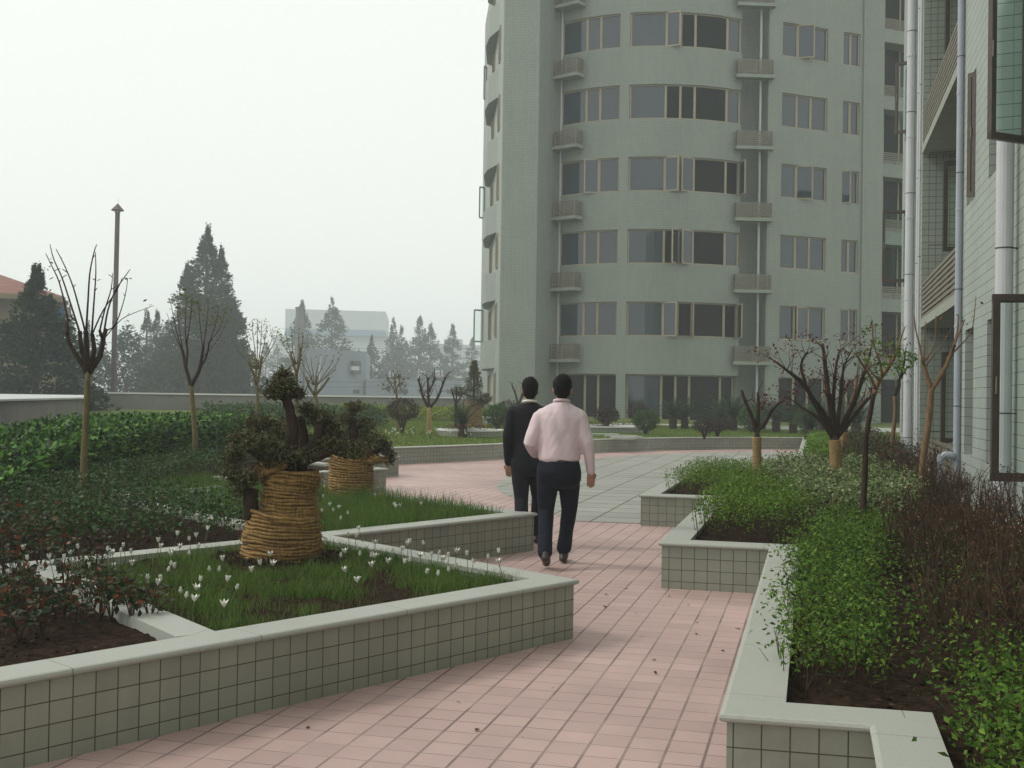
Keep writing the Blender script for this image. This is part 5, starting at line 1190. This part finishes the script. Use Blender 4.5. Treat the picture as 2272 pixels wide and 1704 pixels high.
bush(1433, 958, 35, 31, 57, 'leaf_ball', 'round clipped green bush in the middle of the lawn', 2600, .055, stem=.12)
bush(1563, 966, 33.5, 27, 44, 'leaf_purple', 'low spreading purple bush, left one of the pair', 1600, .055, stem=.3)
bush(1592, 960, 35, 30, 42, 'leaf_purple', 'low spreading purple bush, right one of the pair', 1600, .055, stem=.3)
bush(1668, 950, 39, 32, 56, 'leaf_ball', 'dark green bush behind the three-pronged tree', 2000, .07, stem=.1)
bush(1795, 958, 37, 34, 70, 'leaf_ball', 'dark green bush behind the crimson-leaved tree', 2000, .07, stem=.1)
for (px, py, d_, r_, h_, lab) in ((1042, 965, 31.5, .90, .20, 'low round white planter ring behind the cycad'), (1330, 952, 37, 1.45, .20, 'low round white planter ring right of the pink-shirted man'), (1110, 945, 40, .7, .28, 'small round white planter under the green clipped bush')):
    p = put(px, py, d_); p.z -= .03; e = empty('ring_planter', p, 0, lab, 'planter ring', 'white planter rings on the lawn')
    m = MB(); m.lathe([(r_, 0), (r_, h_)], 40, cap=False); m.build('ring_wall', M['planter_tile'], e)
    m = MB(); m.lathe([(r_+.02, h_-.03), (r_+.02, h_+.01), (r_-.10, h_+.01), (r_-.10, h_-.05)], 40, cap=False); m.build('rim', M['render_light'], e)
    m = MB(); m.lathe([(r_-.08, h_-.06), (.01, h_)], 24, cap=False); m.build('soil', M['soil'], e)
    cover('foliage', [(math.cos(a)*(r_-.15), math.sin(a)*(r_-.15)) for a in [k*.628 for k in range(10)]], h_-.05, .14, 350, .05, 'leaf_dry', parent=e)
for i, (px, py, w_) in enumerate(((1331, 958, 1.1), (1378, 964, .9), (1390, 968, .9), (1384, 961, .6))):
    p = put(px, py, 33.5-i*.6); m = MB(); m.box((0, 0, .04), (w_, .35, .06), rz=YAW); tag(m.build('stepping_stone', M['concrete'], loc=p), 'flat pale stepping stone lying in the lawn beside the pink-shirted man', 'stepping stone', 'stepping stones in the lawn')
e = empty('lawn_kerb', lf(8, 44), 0, 'long low pale kerb behind the cycads before the tower', 'kerb'); m = MB(); a, b_ = lf(3.8, 43.5)-e.location, lf(15, 41.5)-e.location; z = zl(*lf(8, 43)[:2])
m.bar((a.x, a.y, z+.03), (b_.x, b_.y, z+.03), .2, .14); m.build('kerb_stone', M['render_light'], e)
# small conifer with straw-bound foot
p = put(1050, 950, 35.5); e = empty('conifer', p, 0, 'small dark conifer with orange straw-bound trunk behind the cycad', 'tree'); C = []
for _ in range(1800):
    t = random.random()**.8; z = .85+1.25*t; r = .34*(1-t)**.8*(1+.5*noise.noise(Vector((t*9, 2, 0))))+.03; a = random.uniform(0, 6.28); C.append((math.cos(a)*r*random.uniform(.4, 1.1), math.sin(a)*r, z))
for cx, cz, r in ((-.45, 1.15, .24), (.35, .95, .25), (.1, .8, .3)):
    for _ in range(400): v = Vector((random.gauss(0, 1), random.gauss(0, 1), random.gauss(0, 1))).normalized()*random.uniform(.5, 1)*r; C.append((cx+v.x, v.y, cz+v.z*.7))
link('crown', leaf_mesh('crown', C, .07, M['leaf_bonsai']), e); m = MB(); m.tube([(0, 0, .2), (0, 0, 1.9)], [.07, .02], 6); m.tube([(0, 0, 1.0), (-.4, 0, 1.1)], [.03, .02], 5); m.build('trunk', M['bark_dark'], e)
coils(e, 'rope_wrap', lambda t: (Vector((0, 0, .1+.75*t)), .30-.12*t, .28-.1*t), 14, .03, 'rope', 2)
PARTF = 1
#PART4
# ---- small litter: fallen leaves on the paving, clods and dry bits on the soil
def litter(name, poly, n, z, size, mat, kind='stuff', hv=0):
    P = scatter(poly, n); C = np.column_stack([P, z+rng.uniform(0, hv+.001, n)]); d_ = rng.normal(size=(n, 3)); d_[:, 2] *= .12
    V, F = leaves(C, size, upw=4, dirs=d_, aspect=.6, svar=.6); V[:, 2] = np.maximum(V[:, 2], z+.001); return tag(link(name, arrays_mesh(name, V, F, M[mat])), kind=kind)
litter('leaf_litter', [(-3, 0), (.1, 0), (.1, 4), (-.4, 4.2), (-.4, 9), (-1.3, 9.3), (-2.4, 10.5), (-1.4, 7), (-3, 4)], 34, .003, .028, 'leaf_dry')
litter('leaf_litter', [(.5, .5), (1.7, .5), (1.7, 16), (.2, 16), (-.05, 4.6), (.5, 4.3)], 1500, .315, .030, 'leaf_dry', hv=.02)
litter('leaf_litter', bedL, 900, .33, .030, 'leaf_dry', hv=.02)
litter('leaf_litter', [(-5.4, .5), (-3.0, 4.5), (-4.9, 6.3), (-7, 5)], 500, .325, .024, 'leaf_dry', hv=.02)
def clods(name, poly, n, z, r0, r1):
    m = MB(); P = scatter(poly, n)
    for x, y in P:
        r = r0+(r1-r0)*random.random()**3; b = Vector((x, y, z+r*.2)); vs = []
        for v in ((1,0,0),(-1,0,0),(0,1,0),(0,-1,0),(0,0,1),(0,0,-1)): vs.append(b+Vector(v)*r*random.uniform(.8, 1.1)*(.55 if v[2] else 1)+Vector((random.gauss(0, .15), random.gauss(0, .15), random.gauss(0, .05)))*r)
        k = len(m.v); m.v += [tuple(v) for v in vs]
        for f in ((4,0,2),(4,2,1),(4,1,3),(4,3,0),(5,2,0),(5,1,2),(5,3,1),(5,0,3)): m.f.append(tuple(k+i for i in f)); m.uv.append([(0, 0)]*3); m.mi.append(0)
    return tag(m.build(name, M['soil']), kind='stuff')
clods('soil_clods', [(-5.2, 1.0), (-3.05, 4.5), (-4.95, 6.2), (-6.6, 5.5)], 4200, SZ+.004, .006, .024)
clods('soil_clods', [(-5.0, 6.5), (-4.1, 8.4), (-6.5, 9.5), (-7.5, 7)], 1200, SZ, .008, .03)
clods('soil_clods', [(.45, .5), (1.7, .5), (1.7, 12), (-.05, 9.2), (-.08, 4.5), (.45, 4.5)], 2600, .30, .006, .03)
clods('soil_clods', [(-.97, 9.3), (-.15, 9.3), (-.15, 10.2), (-.97, 10.2)], 500, .30, .006, .022)
clods('soil_clods', [(bp.x+.5*math.cos(a*.5236), bp.y+.42*math.sin(a*.5236)) for a in range(12)], 500, SZ+.03, .008, .03)
# ============================================================ BEYOND THE PARAPET
GZ = -5
def conifer(px_tip, py_tip, px_base_half, d, label, n, seed, base_py=860, tips=None, group='conifers beyond the parapet', size=None, lean=0, cut=.0):
    random.seed(seed); tip = at(px_tip, py_tip, d); sc = d/2560; Ht = tip.z-GZ; rb = px_base_half*(1.3 if d < 160 else 1.75)*sc*Ht/max(.5, (base_py-py_tip)*sc); base = Vector((tip.x, tip.y, GZ))
    root = empty('conifer', base, random.uniform(0, 6), label, 'tree', group); m = MB(); m.tube([(0, 0, 0), (0, 0, Ht*.5), (0, 0, Ht*.97)], [Ht*.022, Ht*.014, .02], 7); m.build('trunk', M['bark_dark'], root)
    SZS = []; C = []; Dn = []; size = (size or max(.30, Ht*.030))*(.95 if d < 160 else 1.35); n = int(n*(2.3 if d < 160 else 2.8)*(1.7 if d < 50 else 1))
    nb = 240
    br = [(random.random()**1.25, random.uniform(0, 6.28), random.uniform(.72, 1.12)) for _ in range(nb)]
    for _ in range(n):
        t, a, rr = random.choice(br); z = 1-(1-t)*(.97); z = t*.97+.02
        r = rb*(1-z)**.9*(1 if z < .84 else 1-.35*min(1, (z-.84)/.08))*rr; u = random.random()**.6; a2 = a+random.gauss(0, .22); droop = -.06*u*u*Ht*.35
        zz = max(.06, z+random.gauss(0, .012))*Ht+droop*(1-z); C.append((math.cos(a2)*r*u, math.sin(a2)*r*u, zz)); SZS.append(1.12-.8*z); Dn.append((math.cos(a2)*.7, math.sin(a2)*.7, .35))
    link('crown', leaf_mesh('crown', C, size*np.array(SZS)[:, None], M['leaf_cedar'], aspect=.55, dirs=np.array(Dn), upw=.3), root)
def round_tree(px, py_top, half, d, label, n, seed, mat='leaf_cedar'):
    random.seed(seed); tip = at(px, py_top, d); sc = d/2560; Ht = tip.z-GZ; r = half*sc; root = empty('broadleaf_tree', (tip.x, tip.y, GZ), 0, label, 'tree', 'trees beyond the parapet')
    m = MB(); m.tube([(0, 0, 0), (0, 0, Ht*.6)], [Ht*.03, Ht*.015], 7); m.build('trunk', M['bark_dark'], root); C = []; cz = Ht*.58; rz = Ht*.42
    for _ in range(n):
        v = Vector((random.gauss(0, 1), random.gauss(0, 1), random.gauss(0, 1))).normalized(); k = random.uniform(.7, 1.02)*(1+.35*noise.noise(v*2+Vector((seed, 0, 0)))); C.append((v.x*r*k, v.y*r*k, cz+v.z*rz*k))
    link('crown', leaf_mesh('crown', C, max(.35, r*.09), M[mat]), root)
conifer(82*S, 572*S, 98*S, 42, 'nearest dark cedar in front of the red-roofed building', 8000, 1, 850*S, size=.34)
conifer(448*S, 488*S, 92*S, 95, 'tallest dense dark conifer of the hazy group', 9000, 2, 850*S)
conifer(480*S, 532*S, 66*S, 98, 'broad dark conifer on the right shoulder of the tallest one', 8000, 3, 850*S)
conifer(405*S, 568*S, 74*S, 100, 'dark conifer on the left shoulder of the tallest one', 6000, 4, 850*S)
conifer(505*S, 640*S, 34*S, 93, 'shorter dark conifer at the right foot of the tallest one', 3500, 24, 850*S)
conifer(318*S, 668*S, 40*S, 110, 'hazy conifer with pointed tip right of the steel chimney', 3500, 5, 850*S)
conifer(340*S, 672*S, 40*S, 108, 'hazy conifer, second right of the steel chimney', 3500, 6, 850*S)
round_tree(275*S, 700*S, 34*S, 104, 'hazy rounded tree close to the steel chimney', 3500, 7)
round_tree(372*S, 690*S, 50*S, 112, 'rounded hazy tree filling the gap below the tallest conifer', 3500, 8)
round_tree(165*S, 740*S, 36*S, 90, 'hazy tree between the red-roofed building and the chimney', 3000, 9)
round_tree(215*S, 735*S, 40*S, 96, 'hazy rounded tree left of the steel chimney', 3000, 26)
conifer(190*S, 690*S, 24*S, 100, 'thin hazy conifer left of the steel chimney', 2000, 10, 850*S)
conifer(150*S, 660*S, 18*S, 105, 'thin hazy conifer next to the red-roofed building', 1500, 25, 850*S)
conifer(653*S, 652*S, 26*S, 185, 'hazy conifer beside the sooty brick chimney', 2500, 11, 790*S)
conifer(718*S, 645*S, 30*S, 190, 'pointed hazy conifer in front of the pale building', 2500, 12, 770*S)
conifer(803*S, 725*S, 20*S, 170, 'small conifer at the right end of the grey building', 2000, 13, 835*S)
for i, (x, y, h_) in enumerate(((850, 690, 22), (868, 705, 22), (907, 680, 26), (931, 698, 26), (978, 700, 22), (1020, 730, 20), (575, 740, 24), (600, 745, 26))):
    conifer(x*S, y*S, h_*S, 200+4*i, ('first hazy conifer of the row right of the grey building', 'second hazy conifer of the row right of the grey building', 'tallest hazy conifer of the row right of the grey building', 'fourth hazy conifer of the row right of the grey building', 'lone hazy conifer left of the tower', 'hazy conifer touching the tower edge', 'faint conifer left of the brick chimney', 'faint conifer just beside the brick chimney')[i], 2200, 30+i, 830*S)
# capped steel chimney
d = 68; a, b_ = pd(243, 845, d), pd(254, 458, d); e = empty('chimney', (a.x, a.y, GZ), 0, 'tall thin steel chimney with conical cap', 'chimney'); k = d/2560*S
top = Vector((b_.x-a.x, b_.y-a.y, b_.z-GZ)); m = MB(); m.tube([Vector((0, 0, 0)), top], [6.4*k, 5.0*k], 16); m.build('stack', M['steel_stack'], e)
m = MB(); m.lathe([(13.5*k, 3*k), (13.5*k, 4*k), (1.0*k, 18*k), (.3*k, 18.5*k)], 18, c=tuple(top)); 
m.build('cap', M['steel_stack'], e); m = MB()
for t in range(4): m.tube([top+Vector((5*k*math.cos(t*1.57+.4), 5*k*math.sin(t*1.57+.4), -2*k)), top+Vector((7*k*math.cos(t*1.57+.4), 7*k*math.sin(t*1.57+.4), 4.5*k))], .6*k, 4)
m.tube([top+Vector((0, 0, 17*k)), top+Vector((2*k, 0, 30*k))], .35*k, 4); m.build('cap_bracket', M['white_pipe'], e)
m = MB(); m.lathe([(6.2*k, -.5*k), (6.2*k, .5*k)], 16, c=tuple(top)); m.build('bright_rim', M['white_pipe'], e)
# brick chimney
d = 175; a, b_ = pd(645, 800, d), pd(646, 664, d); k = d/2560*S; e = empty('chimney', (a.x, a.y, GZ), 0, 'squat sooty chimney in haze before the pale building', 'chimney')
top = Vector((0, 0, b_.z-GZ)); m = MB(); m.tube([Vector((0, 0, 0)), top], [9.5*k, 8.2*k], 14); m.build('stack', M['brick_stack'], e); m = MB(); m.lathe([(9.6*k, -3*k), (9.6*k, .5*k)], 14, c=tuple(top)); m.build('cap', M['brick_stack'], e)
# red-roofed building at the left edge
d = 58; e = empty('red_roofed_building', pd(30, 700, d)*1, 0, 'ochre building with red tiled hip roof at the left edge', 'building'); e.location.z = GZ
def w3(x, y, dd): return pd(x, y, dd)-e.location
zE = w3(0, 633, d).z; zR = w3(0, 583, d+3).z; yl = (-420, 0, 128)
A = [w3(-300, 700, 53), w3(128, 700, 58), w3(135, 700, 70), w3(-290, 700, 66)]
m = MB(); zt = w3(128, 655, 58).z; m.prism([(p_.x, p_.y) for p_ in A], 0, zt-.02, top=True); m.build('wall', M['ochre_wall'], e)
O = [w3(-320, 700, 51.5), w3(140, 700, 57.2), w3(150, 700, 71.5), w3(-310, 700, 67)]; z0 = zt; Rg = [w3(-260, 700, 59), w3(-5, 700, 63)]; zr = w3(0, 584, 61).z
m = MB(); o_ = [(p_.x, p_.y, z0+.25) for p_ in O]; r_ = [(p_.x, p_.y, zr) for p_ in Rg]
m.face([o_[0], o_[1], r_[1], r_[0]]); m.face([o_[1], o_[2], r_[1]]); m.face([o_[2], o_[3], r_[0], r_[1]]); m.face([o_[3], o_[0], r_[0]]); m.build('roof', M['red_roof'], e)
m = MB(); m.prism([(p_.x, p_.y) for p_ in O], z0, z0+.245, bottom=True); m.build('eaves', M['ochre_wall'], e)
for x, y0, y1, w_ in ((-60, 690, 745, 20), (8, 690, 745, 16), (60, 690, 745, 16), (5, 795, 835, 14), (60, 795, 835, 14)):
    zz0, zz1 = w3(x, y1, 57).z, w3(x, y0, 57).z; m = MB(); dd = 53+5*(x+300)/428-.08; a, b_ = w3(x-w_/2, 700, dd), w3(x+w_/2, 700, dd+.15)
    m.bar((a.x, a.y, (zz0+zz1)/2), (b_.x, b_.y, (zz0+zz1)/2), .1, zz1-zz0); m.build('window', M['blue_sheet'] if x > 50 else M['glass_dark'], e)
m = MB(); a, b_ = w3(108, 700, 57.5), w3(133, 700, 58.2); zz0, zz1 = w3(120, 780, 58).z, w3(120, 662, 58).z; m.bar((a.x, a.y, (zz0+zz1)/2), (b_.x, b_.y, (zz0+zz1)/2), .3, zz1-zz0); m.build('blue_panel', M['blue_sheet'], e)
m = MB(); a, b_ = w3(128, 654, 57.3), w3(146, 654, 57.3); m.bar(a, b_, .25, .2); m.build('gutter', M['black'], e)
# grey building behind the parapet
d = 140; e = empty('grey_building', pd(720, 800, d), 0, 'blue-grey plain building with one open stair window, in haze', 'building'); e.location.z = GZ
zt = w3(700, 757, d).z; m = MB(); A = [w3(645, 700, 133), w3(792, 700, 142), w3(800, 700, 158), w3(650, 700, 150)]; m.prism([(p_.x, p_.y) for p_ in A], 0, zt); 
B = [w3(792, 700, 141.5), w3(1000, 700, 150), w3(1010, 700, 170), w3(800, 700, 157)]; zt2 = w3(800, 818, 141).z
m.build('wall', M['far_wall'], e); m = MB(); m.prism([(p_.x, p_.y) for p_ in B], 0, zt2); m.build('low_wing', M['far_wall'], e)
B = [w3(560, 700, 128), w3(645.5, 700, 132.8), w3(650, 700, 150), w3(560, 700, 150)]; m = MB(); m.prism([(p_.x, p_.y) for p_ in B], 0, w3(600, 842, 130).z); m.build('low_wing', M['far_wall'], e)
m = MB(); a, b_ = w3(762, 700, 139.6), w3(778, 700, 140.6); z0, z1 = w3(770, 808, 140).z, w3(770, 780, 140).z; m.bar((a.x, a.y, (z0+z1)/2), (b_.x, b_.y, (z0+z1)/2), .5, z1-z0); w_ = m.build('window', M['black'], e)
m = MB(); z0, z1 = w3(770, 800, 140).z, w3(770, 791, 140).z; m.bar((a.x, a.y-.3, (z0+z1)/2), (b_.x, b_.y-.3, (z0+z1)/2), .3, z1-z0); m.build('washing', M['white_pipe'], e)
for x in (693, 660):
    m = MB(); a = w3(x, 700, 135.5 if x > 680 else 133.6); m.tube([(a.x, a.y-.2, w3(x, 840, 135).z), (a.x, a.y-.2, w3(x, 768, 135).z)], .12, 6); m.build('rain_pipe', M['white_pipe' if x > 680 else 'black'], e)
for x0, x1 in ((763, 777), (850, 882), (905, 930), (965, 1000)):
    m = MB(); a, b_ = w3(x0, 846, 132), w3(x1, 846, 132); m.bar(a, b_, .4, .45); m.build('low_window', M['black'], e)
for x in (842, 850, 905, 943, 948, 955):
    m = MB(); dd = 152; a = w3(x, 815, dd); b_ = w3(x, 800 if x != 905 else 797, dd); m.tube([a, b_], .16, 6); o = m.build('vent_stack', M['white_pipe'], e)
m = MB(); a = w3(857, 842, 133); m.tube([a, w3(857, 832, 133), w3(860, 826, 133), w3(866, 822, 133)], .14, 6); m.build('vent_stack', M['white_pipe'], e)
# pale building far off
d = 330; e = empty('pale_building', pd(725, 760, d), 0, 'large pale flat-topped building almost lost in haze', 'building'); e.location.z = GZ
m = MB(); A = [w3(616, 700, 325), w3(833, 700, 330), w3(840, 700, 370), w3(616, 700, 370)]; m.prism([(p_.x, p_.y) for p_ in A], w3(700, 712, d).z, w3(700, 671, d).z, bottom=True); m.build('upper_storeys', M['far_pale'], e)
m = MB(); m.prism([(p_.x*.998, p_.y*.998) for p_ in A], w3(700, 726, d).z, w3(700, 712.5, d).z); m.build('blue_band', M['far_band'], e)
m = MB(); A = [w3(590, 700, 328), w3(842, 700, 333), w3(850, 700, 380), w3(590, 700, 380)]; m.prism([(p_.x, p_.y) for p_ in A], 0, w3(700, 726.5, d).z); m.build('lower_storeys', M['far_pale'], e)
d = 300; e = empty('low_pale_building', pd(985, 760, d), 0, 'low pale building behind the hazy conifers left of the tower', 'building'); e.location.z = GZ
A = [w3(935, 700, 295), w3(1060, 700, 302), w3(1060, 700, 330), w3(935, 700, 330)]; m = MB(); m.prism([(p_.x, p_.y) for p_ in A], 0, w3(1000, 745, d).z); m.build('wall', M['far_pale'], e)
m = MB(); A = [w3(960, 700, 294), w3(1000, 700, 296.5), w3(1000, 700, 325), w3(960, 700, 325)]; m.prism([(p_.x, p_.y) for p_ in A], w3(1000, 745, d).z, w3(1000, 738, d).z+.4); m.build('roof_block', M['far_pale'], e)
# overhead wires before the grey building
e = empty('cable_run', pd(760, 820, 90), 0, 'three thin dark cables crossing in front of the grey building', 'cable')
for y0, y1 in ((742, 752), (822, 816), (832, 828)):
    m = MB(); m.tube([w3(560+t*60, y0+(y1-y0)*t/8+6*math.sin(math.pi*t/8), 90) for t in range(9)], .012, 4); m.build('cable', M['black'], e)
# ============================================================ AIR
m = MB(); HZ = [(-480, -40, 0), (200, -40, 0), (200, 460, 0), (-480, 460, 0)]
m.box2((-480, -40, -6), (200, 460, 27.5)); hz = m.build('haze', []); hz['kind'] = 'stuff'
hm = bpy.data.materials.new('haze_air'); hm.use_nodes = True; t = hm.node_tree; t.nodes.clear(); out = t.nodes.new('ShaderNodeOutputMaterial'); pv = t.nodes.new('ShaderNodeVolumePrincipled')
pv.inputs['Color'].default_value = (.90, .96, .985, 1); pv.inputs['Density'].default_value = .0021; pv.inputs['Anisotropy'].default_value = .2; t.links.new(pv.outputs[0], out.inputs['Volume']); hz.data.materials.clear(); hz.data.materials.append(hm)
